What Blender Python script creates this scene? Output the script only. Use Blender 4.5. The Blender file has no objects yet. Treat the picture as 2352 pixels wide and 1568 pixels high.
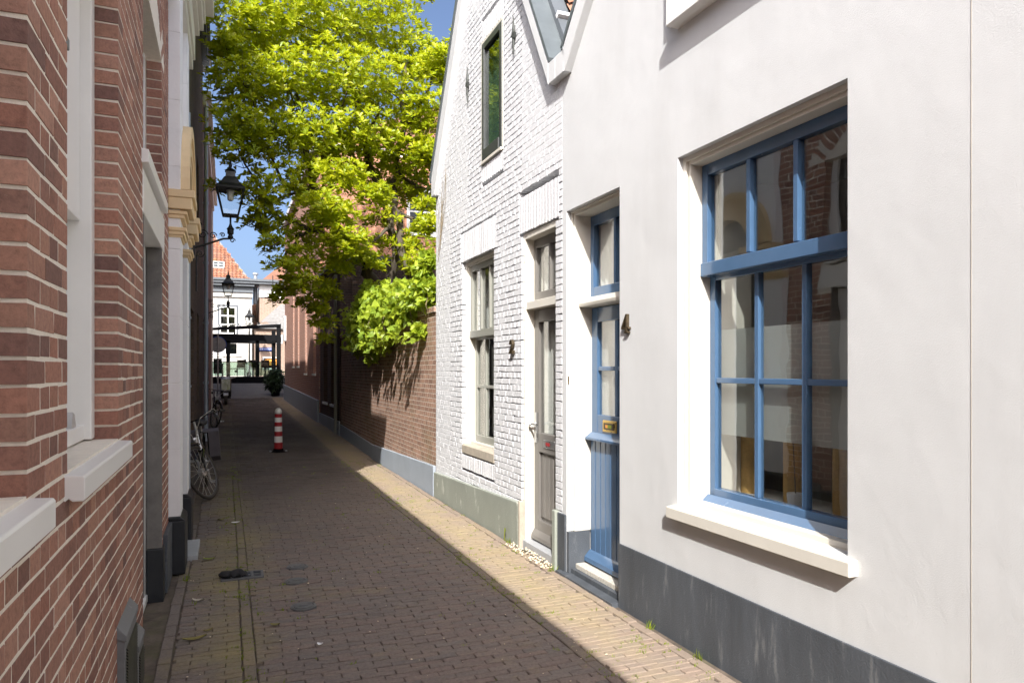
import bpy, bmesh, math, random
import numpy as np
from mathutils import Vector, Matrix
R = random.Random(7)
NR = np.random.default_rng(11)
PI = math.pi
sc = bpy.context.scene
COL = sc.collection

# ------------------------------------------------------------------ camera
F = 1602.0; TH = math.atan(656 / F); CS, SN = math.cos(TH), math.sin(TH); H = 1.6
cam_d = bpy.data.cameras.new('camera'); cam = bpy.data.objects.new('camera', cam_d); COL.objects.link(cam)
cam.location = (0, 0, H); cam.rotation_euler = (PI / 2, 0, -TH)
cam_d.sensor_width = 36; cam_d.lens = 36 * F / 2352; cam_d.shift_y = 66 / 2352
cam_d.clip_start = 0.02; cam_d.clip_end = 5000
sc.camera = cam

def P(px, py, d):                       # a point of the place, from a sight line and a distance
    lat = (px - 1176) / F * d
    return Vector((lat * CS + d * SN, d * CS - lat * SN, H - (py - 850) / F * d))

# ------------------------------------------------------------------ light
TR = Vector((1.0, 2.3, -2.07)).normalized()
sd = bpy.data.lights.new('sun', 'SUN'); so = bpy.data.objects.new('sun', sd); COL.objects.link(so)
sd.energy = 3.7; sd.angle = math.radians(0.5); sd.color = (1, .975, .93)
so.rotation_euler = TR.to_track_quat('-Z', 'Y').to_euler(); so.location = (-10, -20, 30)
w = bpy.data.worlds.new('World'); sc.world = w; w.use_nodes = True
nt = w.node_tree; bg = nt.nodes['Background']
sky = nt.nodes.new('ShaderNodeTexSky'); sky.sky_type = 'NISHITA'; sky.sun_disc = False
sky.sun_elevation = math.asin(-TR.z); sky.sun_rotation = math.atan2(-TR.x, -TR.y)
sky.air_density = .65; sky.dust_density = 5; sky.ozone_density = 2.6
nt.links.new(sky.outputs[0], bg.inputs[0]); bg.inputs[1].default_value = 0.125
sc.view_settings.view_transform = 'Standard'; sc.view_settings.look = 'None'
sc.view_settings.exposure = 1.15; sc.view_settings.gamma = 1
sc.cycles.use_denoising = True
sc.cycles.max_bounces = 10; sc.cycles.diffuse_bounces = 5; sc.cycles.transparent_max_bounces = 24
sc.cycles.caustics_reflective = False; sc.cycles.caustics_refractive = False
sc.cycles.sample_clamp_indirect = 6

# ------------------------------------------------------------------ materials
MAT = {}
def newmat(name):
    m = bpy.data.materials.new(name); m.use_nodes = True; MAT[name] = m
    return m, m.node_tree, m.node_tree.nodes['Principled BSDF']
def N(nt, t, **k):
    n = nt.nodes.new(t)
    for a, b in k.items(): setattr(n, a, b)
    return n
def ramp(nt, cols):
    r = N(nt, 'ShaderNodeValToRGB'); e = r.color_ramp.elements
    while len(e) < len(cols): e.new(.5)
    for i, c in enumerate(cols):
        p, col = c if isinstance(c[0], float) and isinstance(c[1], tuple) else (i / (len(cols) - 1), c)
        e[i].position = p; e[i].color = (*col, 1)
    return r
def noise(nt, scale, detail=4, rough=.6, vec=None, stretch=None):
    tc = N(nt, 'ShaderNodeTexCoord'); n = N(nt, 'ShaderNodeTexNoise')
    n.inputs['Scale'].default_value = scale; n.inputs['Detail'].default_value = detail; n.inputs['Roughness'].default_value = rough
    if stretch:
        mp = N(nt, 'ShaderNodeMapping'); mp.inputs['Scale'].default_value = stretch
        nt.links.new(tc.outputs['Object'], mp.inputs[0]); nt.links.new(mp.outputs[0], n.inputs[0])
    else: nt.links.new(tc.outputs['Object'], n.inputs[0])
    return n
def mixc(nt, a, b, fac, mode='MIX'):
    m = N(nt, 'ShaderNodeMix'); m.data_type = 'RGBA'; m.blend_type = mode
    for s, i in ((fac, 0), (a, 6), (b, 7)):
        if hasattr(s, 'default_value') and not isinstance(s, (int, float, tuple)): nt.links.new(s, m.inputs[i])
        elif isinstance(s, tuple): m.inputs[i].default_value = (*s, 1)
        else: m.inputs[i].default_value = s
    return m.outputs[2]
def mrange(nt, src, a, b, c=0., d=1.):
    m = N(nt, 'ShaderNodeMapRange'); nt.links.new(src, m.inputs[0])
    for i, v in enumerate((a, b, c, d)): m.inputs[i + 1].default_value = v
    return m.outputs[0]
def bump(nt, bs, hsock, strength, dist=.01, prev=None):
    b = N(nt, 'ShaderNodeBump'); b.inputs['Strength'].default_value = strength; b.inputs['Distance'].default_value = dist
    nt.links.new(hsock, b.inputs['Height'])
    if prev: nt.links.new(prev, b.inputs['Normal'])
    if bs: nt.links.new(b.outputs[0], bs.inputs['Normal'])
    return b.outputs[0]
def plain(name, col, rough=.5, var=.12, vs=6., bstr=.0, bs_=80., metal=0., spec=.5, dirt=None, dscale=1.5, stretch=None, coat=0.):
    m, nt, b = newmat(name)
    n = noise(nt, vs, 5, .65, stretch=stretch)
    lo = tuple(c * (1 - var) for c in col); hi = tuple(min(1, c * (1 + var)) for c in col)
    r = ramp(nt, [(.3, lo), (.7, hi)]); nt.links.new(n.outputs[0], r.inputs[0]); c = r.outputs[0]
    if dirt:
        n2 = noise(nt, dscale, 8, .7, stretch=stretch)
        c = mixc(nt, c, dirt[0], mrange(nt, n2.outputs[0], dirt[1], dirt[2], 0., dirt[3]))
    nt.links.new(c, b.inputs['Base Color'])
    rr = mrange(nt, n.outputs[0], .3, .7, max(.03, rough - .06), min(1, rough + .06)); nt.links.new(rr, b.inputs['Roughness'])
    b.inputs['Metallic'].default_value = metal; b.inputs['Specular IOR Level'].default_value = spec; b.inputs['Coat Weight'].default_value = coat
    if bstr:
        n3 = noise(nt, bs_, 4, .6); bump(nt, b, n3.outputs[0], bstr, .006)
    return m
def island(name, cols, rough=.85, bstr=.35, bs_=90., grime=None, moss=None, spec=.3):
    m, nt, b = newmat(name)
    g = N(nt, 'ShaderNodeNewGeometry'); r = ramp(nt, cols); nt.links.new(g.outputs['Random Per Island'], r.inputs[0])
    n = noise(nt, 55., 6, .75); c = mixc(nt, r.outputs[0], (.5, .5, .5), 1., 'MIX')
    v = ramp(nt, [(.22, (.55, .55, .55)), (.5, (1., 1., 1.)), (.78, (1.32, 1.28, 1.25))]); nt.links.new(n.outputs[0], v.inputs[0])
    c = mixc(nt, r.outputs[0], v.outputs[0], 1., 'MULTIPLY')
    if grime:
        n2 = noise(nt, grime[4] if len(grime) > 4 else 1.7, 8, .72); c = mixc(nt, c, grime[0], mrange(nt, n2.outputs[0], grime[1], grime[2], 0., grime[3]))
    if moss: c = moss(nt, c)
    elif name == 'brick_red':
        n6 = noise(nt, 120., 3, .8); c = mixc(nt, c, (.60, .50, .42), mrange(nt, n6.outputs[0], .68, .76, 0., .6))
        n7 = noise(nt, 4., 6, .75); c = mixc(nt, c, (.10, .06, .055), mrange(nt, n7.outputs[0], .56, .78, 0., .55))
    nt.links.new(c, b.inputs['Base Color']); b.inputs['Roughness'].default_value = rough; b.inputs['Specular IOR Level'].default_value = spec
    n3 = noise(nt, bs_, 5, .7); bump(nt, b, n3.outputs[0], bstr, .006)
    return m
def bricktex(name, c1, c2, mortar, bw=.21, bh=.0625, jt=.011, bstr=.6, grime=None, squash=.5, msize=None):
    m, nt, b = newmat(name)
    tc = N(nt, 'ShaderNodeTexCoord'); s = N(nt, 'ShaderNodeSeparateXYZ'); nt.links.new(tc.outputs['Object'], s.inputs[0])
    a = N(nt, 'ShaderNodeMath', operation='ADD'); nt.links.new(s.outputs[0], a.inputs[0]); nt.links.new(s.outputs[1], a.inputs[1])
    cb = N(nt, 'ShaderNodeCombineXYZ'); nt.links.new(a.outputs[0], cb.inputs[0]); nt.links.new(s.outputs[2], cb.inputs[1])
    wob = noise(nt, 9., 2); vm = N(nt, 'ShaderNodeVectorMath', operation='MULTIPLY_ADD')
    nt.links.new(wob.outputs[1], vm.inputs[0]); vm.inputs[1].default_value = (.008, .008, 0); nt.links.new(cb.outputs[0], vm.inputs[2])
    bt = N(nt, 'ShaderNodeTexBrick'); nt.links.new(vm.outputs[0], bt.inputs[0])
    bt.inputs['Scale'].default_value = 1; bt.inputs['Brick Width'].default_value = bw; bt.inputs['Row Height'].default_value = bh
    bt.inputs['Mortar Size'].default_value = jt / 2; bt.inputs['Mortar Smooth'].default_value = .3; bt.squash = squash; bt.squash_frequency = 2
    bt.inputs['Color1'].default_value = (*c1, 1); bt.inputs['Color2'].default_value = (*c2, 1); bt.inputs['Mortar'].default_value = (*mortar, 1)
    bt.offset = .5; bt.offset_frequency = 2
    n = noise(nt, 30., 6, .7); v = ramp(nt, [(.25, (.6, .6, .6)), (.75, (1.3, 1.28, 1.25))]); nt.links.new(n.outputs[0], v.inputs[0])
    c = mixc(nt, bt.outputs[0], v.outputs[0], 1., 'MULTIPLY')
    if grime:
        n2 = noise(nt, 1.1, 8, .7); c = mixc(nt, c, grime[0], mrange(nt, n2.outputs[0], grime[1], grime[2], 0., grime[3]))
    nt.links.new(c, b.inputs['Base Color']); b.inputs['Roughness'].default_value = .88; b.inputs['Specular IOR Level'].default_value = .25
    inv = N(nt, 'ShaderNodeMath', operation='SUBTRACT'); inv.inputs[0].default_value = 1; nt.links.new(bt.outputs[1], inv.inputs[1])
    p = bump(nt, None, inv.outputs[0], bstr, .012); bump(nt, b, n.outputs[0], .3, .006, p)
    return m
def leafmat(name, cols, trans, tw=.45):
    m, nt, b = newmat(name)
    g = N(nt, 'ShaderNodeNewGeometry'); r = ramp(nt, cols); nt.links.new(g.outputs['Random Per Island'], r.inputs[0])
    nt.links.new(r.outputs[0], b.inputs['Base Color']); b.inputs['Roughness'].default_value = .42; b.inputs['Specular IOR Level'].default_value = .45
    t = N(nt, 'ShaderNodeBsdfTranslucent'); t.inputs[0].default_value = (*trans, 1)
    mx = N(nt, 'ShaderNodeMixShader'); mx.inputs[0].default_value = tw
    nt.links.new(b.outputs[0], mx.inputs[1]); nt.links.new(t.outputs[0], mx.inputs[2])
    nt.links.new(mx.outputs[0], nt.nodes['Material Output'].inputs[0]); return m
def glassmat(name, tint=(.96, .975, .97), f0=.115, rough=0.):
    m, nt, b = newmat(name)
    tr = N(nt, 'ShaderNodeBsdfTransparent'); tr.inputs[0].default_value = (*tint, 1)
    gl = N(nt, 'ShaderNodeBsdfGlossy'); gl.inputs['Roughness'].default_value = rough
    lw = N(nt, 'ShaderNodeLayerWeight'); lw.inputs['Blend'].default_value = .5
    pw = N(nt, 'ShaderNodeMath', operation='POWER'); nt.links.new(lw.outputs['Facing'], pw.inputs[0]); pw.inputs[1].default_value = 4.
    fr = N(nt, 'ShaderNodeMath', operation='MULTIPLY_ADD'); nt.links.new(pw.outputs[0], fr.inputs[0]); fr.inputs[1].default_value = 1 - f0; fr.inputs[2].default_value = f0
    n = noise(nt, 2.2, 2); bm = bump(nt, None, n.outputs[0], .035, .05); nt.links.new(bm, gl.inputs['Normal'])
    mx = N(nt, 'ShaderNodeMixShader'); nt.links.new(fr.outputs[0], mx.inputs[0]); nt.links.new(tr.outputs[0], mx.inputs[1]); nt.links.new(gl.outputs[0], mx.inputs[2])
    nt.links.new(mx.outputs[0], nt.nodes['Material Output'].inputs[0]); return m
def filmmat(name):
    m, nt, b = newmat(name)
    d = N(nt, 'ShaderNodeBsdfDiffuse'); d.inputs[0].default_value = (.74, .77, .74, 1)
    t = N(nt, 'ShaderNodeBsdfTranslucent'); t.inputs[0].default_value = (.6, .62, .6, 1)
    tr = N(nt, 'ShaderNodeBsdfTransparent')
    a = N(nt, 'ShaderNodeMixShader'); a.inputs[0].default_value = .5; nt.links.new(d.outputs[0], a.inputs[1]); nt.links.new(t.outputs[0], a.inputs[2])
    c = N(nt, 'ShaderNodeMixShader'); c.inputs[0].default_value = .25; nt.links.new(a.outputs[0], c.inputs[1]); nt.links.new(tr.outputs[0], c.inputs[2])
    nt.links.new(c.outputs[0], nt.nodes['Material Output'].inputs[0]); return m

def street_moss_and_light(nt, c):
    tc = N(nt, 'ShaderNodeTexCoord'); s = N(nt, 'ShaderNodeSeparateXYZ'); nt.links.new(tc.outputs['Object'], s.inputs[0])
    n = noise(nt, 1.1, 8, .72)
    # mossy strips: the old gutter line left of the middle and the strip along the sunny wall
    def band(x, hw):
        a = N(nt, 'ShaderNodeMath', operation='SUBTRACT'); nt.links.new(s.outputs[0], a.inputs[0]); a.inputs[1].default_value = x
        b = N(nt, 'ShaderNodeMath', operation='ABSOLUTE'); nt.links.new(a.outputs[0], b.inputs[0])
        return mrange(nt, b.outputs[0], 0, hw, .24, 0)
    ad = N(nt, 'ShaderNodeMath', operation='ADD'); nt.links.new(band(.02, .45), ad.inputs[0]); nt.links.new(band(2.12, .4), ad.inputs[1])
    a2 = N(nt, 'ShaderNodeMath', operation='ADD'); nt.links.new(ad.outputs[0], a2.inputs[0]); nt.links.new(n.outputs[0], a2.inputs[1])
    c = mixc(nt, c, (.33, .28, .10), mrange(nt, a2.outputs[0], .55, .95, 0., .7))
    gs = mrange(nt, s.outputs[0], 1.88, 1.92, 0., .33); c = mixc(nt, c, (.44, .33, .23), gs)   # sunlit warmth painted onto the strip along the right wall
    # shade painted into the roadway colour, deepening up the street beneath the tree
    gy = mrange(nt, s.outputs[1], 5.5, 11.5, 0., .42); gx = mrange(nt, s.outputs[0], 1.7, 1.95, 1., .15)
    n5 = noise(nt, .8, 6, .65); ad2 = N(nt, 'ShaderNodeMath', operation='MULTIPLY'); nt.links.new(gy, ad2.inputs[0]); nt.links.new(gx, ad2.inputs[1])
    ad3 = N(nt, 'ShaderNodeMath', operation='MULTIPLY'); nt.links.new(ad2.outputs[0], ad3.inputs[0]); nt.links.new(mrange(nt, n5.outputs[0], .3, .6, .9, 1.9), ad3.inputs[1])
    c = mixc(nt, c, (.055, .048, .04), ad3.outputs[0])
    n4 = noise(nt, 260., 3, .8); c = mixc(nt, c, (.5, .45, .38), mrange(nt, n4.outputs[0], .66, .78, 0., .35))
    return c

plain('white_paint', (.84, .83, .80), .35, .03, 3., .05, 40., dirt=((.45, .42, .36), .62, .95, .25), dscale=3.)
plain('cream_paint', (.66, .63, .56), .38, .04, 3., .06, 60., dirt=((.4, .36, .28), .62, .95, .3), dscale=4.)
plain('ochre_trim', (.76, .58, .34), .6, .06, 4., .12, 60., dirt=((.45, .34, .2), .58, .9, .4), dscale=3.)
plain('stucco', (.60, .608, .612), .85, .03, 1.3, .0, 200., dirt=((.46, .455, .44), .52, .85, .34), dscale=1.1, stretch=(1, 1.8, .5))
_nt = MAT['stucco'].node_tree; _b = _nt.nodes['Principled BSDF']
_p = bump(_nt, None, noise(_nt, 170., 4, .7).outputs[0], .27, .006); _p2 = bump(_nt, None, noise(_nt, 14., 4, .6, stretch=(1, 1, .7)).outputs[0], .09, .012, _p)
bump(_nt, _b, noise(_nt, 2.1, 3, .5).outputs[0], .25, .03, _p2)
plain('plinth_grey', (.072, .081, .094), .6, .2, 2.5, .5, 120., dirt=((.32, .32, .31), .57, .74, .5), dscale=5., stretch=(1, 3, .5))
plain('plinth_black', (.014, .016, .02), .45, .2, 5., .3, 60., dirt=((.08, .08, .08), .6, .9, .6), dscale=6.)
plain('plinth_sage', (.27, .29, .25), .75, .1, 4., .45, 50., dirt=((.55, .56, .5), .6, .68, .65), dscale=7., stretch=(1, 1, .5))
plain('plinth_blue', (.30, .34, .39), .7, .08, 3., .3, 40., dirt=((.10, .11, .12), .70, .76, .8), dscale=9.)
plain('concrete_bare', (.42, .37, .30), .9, .15, 9., .4, 90.)
plain('stucco_white_side', (.84, .84, .84), .8, .04, 2., .25, 45., dirt=((.45, .45, .43), .55, .9, .45), dscale=3.)
plain('bluestone', (.16, .15, .14), .75, .35, 5., .35, 60., dirt=((.35, .33, .3), .58, .8, .5), dscale=8.)
plain('step_stone', (.36, .37, .38), .7, .12, 12., .2, 90.)
plain('granite_step', (.52, .49, .43), .8, .25, 60., .35, 60.)
plain('blue_paint', (.068, .135, .245), .22, .07, 4., .03, 40., coat=.3)
plain('grey_paint', (.17, .16, .148), .35, .04, 4.)
plain('sage_paint', (.29, .29, .255), .35, .04, 4.)
plain('dark_paint', (.05, .055, .055), .3, .1, 4., .03, 40.)
plain('slate_metal', (.13, .15, .16), .5, .15, 5., .05, 40., metal=.2)
plain('lead', (.13, .145, .16), .5, .1, 2.5, .06, 12., metal=.15)
plain('zinc', (.38, .42, .48), .45, .1, 4., .05, 30., metal=.4)
plain('iron', (.012, .013, .013), .4, .2, 8., .1, 60., spec=.5)
plain('rust_iron', (.05, .055, .05), .6, .3, 30., .3, 90.)
plain('brass', (.62, .43, .14), .3, .2, 20., .05, 60., metal=.9)
plain('bronze', (.10, .075, .045), .45, .3, 30., .1, 60., metal=.6)
plain('steel', (.55, .56, .57), .3, .08, 10., 0., 60., metal=.9)
plain('rubber', (.03, .028, .026), .75, .2, 20., .1, 90.)
plain('tyre_brown', (.045, .038, .031), .75, .2, 20., .1, 90.)
plain('black_gloss', (.01, .01, .011), .2, .1, 6., 0., 60., coat=.4)
plain('bag_grey', (.10, .09, .10), .8, .15, 14., .3, 120.)
plain('silver_part', (.5, .5, .5), .3, .1, 8., 0., 60., metal=.7)
plain('cable_white', (.6, .56, .48), .4, .05, 8.)
plain('sign_red', (.34, .014, .02), .4, .1, 8., dirt=((.7, .65, .6), .66, .72, .6), dscale=14.)
plain('sign_white', (.82, .82, .80), .4, .05, 8., dirt=((.4, .38, .35), .62, .8, .5), dscale=9.)
plain('sign_blue', (.02, .07, .32), .35, .05, 8.)
plain('sign_back', (.30, .31, .33), .5, .08, 8., metal=.3)
plain('bark', (.085, .068, .05), .9, .35, 14., .9, 30., dirt=((.11, .115, .07), .5, .8, .5), dscale=4., stretch=(1, 1, .35))
plain('twig', (.22, .17, .10), .8, .2, 30., .2, 60.)
plain('curtain', (.74, .73, .69), .9, .04, 14.)
plain('room_wall', (.42, .39, .33), .9, .08, 2.)
plain('room_dark', (.10, .095, .085), .9, .1, 2.)
plain('sisal', (.55, .34, .12), .95, .15, 60., .8, 160.)
plain('orchid_pink', (.55, .06, .22), .6, .2, 30.)
plain('paper', (.8, .8, .8), .7, .03, 20.)
plain('rag', (.02, .02, .022), .9, .3, 30., .6, 60.)
plain('cast_iron', (.13, .13, .135), .55, .2, 20., .3, 90., metal=.3)
plain('vent_grey', (.17, .175, .18), .5, .12, 12., .2, 90., dirt=((.3, .3, .3), .62, .7, .6), dscale=20.)
plain('pebble', (.70, .58, .42), .8, .25, 40., .2, 90.)
plain('dry_leaf', (.20, .17, .05), .8, .3, 20.)
plain('earth', (.115, .09, .07), .95, .4, 8., .6, 40., dirt=((.10, .11, .03), .5, .75, .6), dscale=3.)
plain('harbour_paving', (.17, .165, .165), .85, .2, 3., .3, 30.)
plain('black_deck', (.006, .006, .007), .9, .2, 6., spec=.05)
plain('pergola', (.012, .0125, .014), .8, .12, 6., spec=.06)
plain('table_top', (.25, .25, .26), .4, .1, 5.)
plain('chair_brown', (.045, .03, .022), .6, .2, 9.)
plain('amber', (.7, .3, .05), .5, .2, 8.)
plain('wall_white_far', (.56, .545, .51), .85, .03, 1., .1, 20.)
plain('slate_roof', (.22, .21, .20), .8, .25, 6., .4, 20.)
glassmat('pane'); glassmat('dark_pane', (.3, .32, .32), .07); glassmat('lamp_glass', (.95, .95, .93), .03)
glassmat('tint_pane', (.6, .72, .66), .14)
filmmat('frost')
leafmat('leaf', [(.18, .27, .008), (.34, .40, .01), (.48, .48, .014), (.25, .34, .01)], (.60, .65, .014), .42)
leafmat('ivy_leaf', [(.28, .38, .03), (.38, .46, .035), (.20, .31, .04), (.33, .42, .03)], (.52, .60, .04), .38)
leafmat('dark_leaf', [(.012, .03, .01), (.02, .04, .012)], (.02, .05, .01), .2)
leafmat('moss_leaf', [(.17, .23, .015), (.27, .31, .025), (.12, .18, .012)], (.2, .3, .02), .3)
island('brick_red', [(.36, .18, .125), (.25, .122, .095), (.41, .22, .155), (.18, .10, .085), (.34, .158, .112), (.44, .245, .18), (.28, .142, .11)], .85, .35, 110., grime=((.34, .24, .18), .58, .8, .35))
island('brick_white', [(.63, .637, .655), (.67, .677, .695), (.65, .657, .675)], .7, .2, 40., grime=((.54, .54, .55), .58, .9, .4, 3.))
island('paver', [(.185, .155, .138), (.205, .165, .143), (.17, .147, .136), (.215, .17, .146), (.19, .164, .148), (.20, .153, .134), (.176, .154, .142)], .88, .5, 110., moss=street_moss_and_light)  # the moss callback also carries the painted shade and sunlit warmth
plain('mortar_light', (.80, .73, .63), .95, .08, 30., .4, 120., dirt=((.45, .40, .33), .58, .85, .5), dscale=5.)
plain('mortar_white', (.70, .705, .715), .85, .06, 20., .5, 90.)
bricktex('brick_garden', (.42, .26, .19), (.27, .165, .125), (.58, .51, .44), .2, .062, .010, grime=((.16, .15, .06), .52, .8, .6))
bricktex('brick_far', (.42, .22, .16), (.33, .17, .13), (.45, .38, .33), .21, .0625, .011)
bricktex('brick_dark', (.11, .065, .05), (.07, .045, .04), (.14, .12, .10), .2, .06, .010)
bricktex('brick_salmon', (.58, .27, .17), (.50, .22, .14), (.5, .36, .28), .22, .065, .012)
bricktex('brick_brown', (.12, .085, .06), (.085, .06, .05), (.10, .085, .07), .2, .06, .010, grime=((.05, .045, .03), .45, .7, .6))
bricktex('brick_purple', (.22, .14, .13), (.17, .11, .11), (.25, .2, .19), .2, .06, .010)
bricktex('brick_tan', (.40, .28, .21), (.32, .22, .17), (.50, .44, .38), .21, .0625, .012)
def tilemat(name):
    m, nt, b = newmat(name)
    g = N(nt, 'ShaderNodeNewGeometry'); r = ramp(nt, [(.32, .13, .07), (.37, .165, .095), (.26, .115, .075), (.34, .19, .13), (.39, .155, .085)])
    nt.links.new(g.outputs['Random Per Island'], r.inputs[0])
    n = noise(nt, .8, 8, .7); c = mixc(nt, r.outputs[0], (.45, .27, .05), mrange(nt, n.outputs[0], .56, .68, 0., .6))
    n2 = noise(nt, 3., 6, .7); c = mixc(nt, c, (.25, .2, .17), mrange(nt, n2.outputs[0], .55, .75, 0., .6))
    nt.links.new(c, b.inputs['Base Color']); b.inputs['Roughness'].default_value = .85
tilemat('roof_tile')

# ------------------------------------------------------------------ mesh helpers
ORG = {}
class MB:
    def __init__(s): s.v = []; s.f = []
    def box(s, x0, x1, y0, y1, z0, z1):
        n = len(s.v)
        s.v += [(x, y, z) for x in (x0, x1) for y in (y0, y1) for z in (z0, z1)]
        s.f += [tuple(n + i for i in q) for q in ((0, 1, 3, 2), (4, 6, 7, 5), (0, 4, 5, 1), (2, 3, 7, 6), (0, 2, 6, 4), (1, 5, 7, 3))]
        return s
    def prism(s, pts, axis, a0, a1):            # convex or simple polygon pushed along an axis
        n = len(s.v); k = len(pts)
        def mk(p, a): return (a, p[0], p[1]) if axis == 'x' else (p[0], a, p[1]) if axis == 'y' else (p[0], p[1], a)
        s.v += [mk(p, a0) for p in pts] + [mk(p, a1) for p in pts]
        s.f += [tuple(n + i for i in range(k)), tuple(n + k + i for i in reversed(range(k)))]
        s.f += [(n + i, n + k + i, n + k + (i + 1) % k, n + (i + 1) % k) for i in range(k)]
        return s
    def obox(s, c, ux, uy, uz):                 # oriented box: centre and three half vectors
        n = len(s.v); c, ux, uy, uz = Vector(c), Vector(ux), Vector(uy), Vector(uz)
        s.v += [tuple(c + ux * a + uy * b + uz * d) for a in (-1, 1) for b in (-1, 1) for d in (-1, 1)]
        s.f += [tuple(n + i for i in q) for q in ((0, 1, 3, 2), (4, 6, 7, 5), (0, 4, 5, 1), (2, 3, 7, 6), (0, 2, 6, 4), (1, 5, 7, 3))]
        return s
    def tube(s, pts, rad, k=8, closed=False):
        pts = [Vector(p) for p in pts]
        if not isinstance(rad, (list, tuple)): rad = [rad] * len(pts)
        n0 = len(s.v); up = None; m = len(pts)
        for i, p in enumerate(pts):
            if closed: t = pts[(i + 1) % m] - pts[i - 1]
            else: t = pts[min(i + 1, m - 1)] - pts[max(i - 1, 0)]
            t.normalize()
            if up is None: up = t.orthogonal().normalized()
            up = (up - t * up.dot(t))
            up = up.normalized() if up.length > 1e-6 else t.orthogonal().normalized()
            b = t.cross(up)
            for j in range(k):
                a = 2 * PI * j / k
                s.v.append(tuple(p + (up * math.cos(a) + b * math.sin(a)) * rad[i]))
        for i in range(m if closed else m - 1):
            for j in range(k):
                a, b_ = n0 + i * k, n0 + ((i + 1) % m) * k
                s.f.append((a + j, a + (j + 1) % k, b_ + (j + 1) % k, b_ + j))
        if not closed:
            s.f.append(tuple(n0 + j for j in reversed(range(k)))); s.f.append(tuple(n0 + (m - 1) * k + j for j in range(k)))
        return s
    def lathe(s, prof, c, k=16):                # (radius, z) about a vertical axis
        n0 = len(s.v)
        for r, z in prof:
            for j in range(k):
                a = 2 * PI * j / k + PI / k
                s.v.append((c[0] + r * math.cos(a), c[1] + r * math.sin(a), c[2] + z))
        m = len(prof)
        for i in range(m - 1):
            for j in range(k): s.f.append((n0 + i * k + j, n0 + i * k + (j + 1) % k, n0 + (i + 1) * k + (j + 1) % k, n0 + (i + 1) * k + j))
        s.f.append(tuple(n0 + j for j in reversed(range(k)))); s.f.append(tuple(n0 + (m - 1) * k + j for j in range(k)))
        return s
    def arr(s, V, Fc):
        n = len(s.v); s.v += [tuple(p) for p in V]; s.f += [tuple(n + i for i in q) for q in Fc]; return s
    def xf(s, fn): s.v = [tuple(fn(Vector(p))) for p in s.v]; return s
    def build(s, name, mat, parent=None, smooth=False, bevel=0., recalc=True):
        org = ORG.get(parent.name, Vector()) if parent else Vector()
        me = bpy.data.meshes.new(name)
        A = np.array(s.v, dtype=float) - np.array(org)
        me.from_pydata(A.tolist(), [], s.f)
        if recalc:
            bm = bmesh.new(); bm.from_mesh(me); bmesh.ops.recalc_face_normals(bm, faces=bm.faces); bm.to_mesh(me); bm.free()
        me.materials.append(MAT[mat]); me.update()
        if smooth:
            me.shade_smooth()
        o = bpy.data.objects.new(name, me); COL.objects.link(o)
        if parent: o.parent = parent; ORG[o.name] = org
        else: ORG[o.name] = org
        if bevel:
            b = o.modifiers.new('edges', 'BEVEL'); b.width = bevel; b.segments = 2; b.limit_method = 'ANGLE'; b.angle_limit = math.radians(40)
        return o
def tag(o, label=None, cat=None, group=None, kind=None):
    if label: o['label'] = label
    if cat: o['category'] = cat
    if group: o['group'] = group
    if kind: o['kind'] = kind
    return o
def thing(name, label, cat, loc=(0, 0, 0), group=None):
    o = bpy.data.objects.new(name, None); COL.objects.link(o); o.location = loc; o.empty_display_size = .1
    ORG[o.name] = Vector(loc); return tag(o, label, cat, group)
def copy_tree(o, parent=None):
    c = o.copy(); COL.objects.link(c)
    if parent: c.parent = parent
    for ch in list(o.children): copy_tree(ch, c)
    return c
def B(*a): return MB().box(*a)

class Bricks:
    """many bricks of one wall or street: chamfered blocks, each a little different"""
    def __init__(s): s.r = []
    def add(s, a0, a1, b0, b1, c=0., depth=.09): s.r.append((a0, a1, b0, b1, c, depth))
    def mesh(s, fn, cham=.004, jit=.0012, off=.0015, tilt=.004):
        A = np.array(s.r); n = len(A); V = np.zeros((n, 12, 3))
        a0, a1, b0, b1, c, dp = A.T
        ca = np.stack([a0, a1, a1, a0], 1); cb = np.stack([b0, b0, b1, b1], 1)
        ma, mbm = ((a0 + a1) / 2)[:, None], ((b0 + b1) / 2)[:, None]
        ja, jb = NR.normal(0, jit, (n, 4)), NR.normal(0, jit, (n, 4))
        o = NR.normal(0, off, (n, 1)); ta = NR.normal(0, tilt, (n, 1)); tb = NR.normal(0, tilt, (n, 1))
        pl = c[:, None] + o + ta * (ca - ma) + tb * (cb - mbm)
        V[:, 0:4, 0] = ca; V[:, 0:4, 1] = cb; V[:, 0:4, 2] = (c - dp)[:, None]
        V[:, 4:8, 0] = ca + ja; V[:, 4:8, 1] = cb + jb; V[:, 4:8, 2] = pl - cham
        sx = np.sign(ma - ca); sy = np.sign(mbm - cb)
        V[:, 8:12, 0] = ca + ja + sx * cham * 1.1; V[:, 8:12, 1] = cb + jb + sy * cham * 1.1; V[:, 8:12, 2] = pl
        fc = []
        for i in range(4):
            j = (i + 1) % 4
            fc += [(i, j, 4 + j, 4 + i), (4 + i, 4 + j, 8 + j, 8 + i)]
        fc.append((8, 9, 10, 11))
        m = MB(); W = fn(V.reshape(-1, 3)); m.v = [tuple(p) for p in W]
        m.f = [tuple(k * 12 + i for i in q) for k in range(n) for q in fc]
        return m
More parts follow.
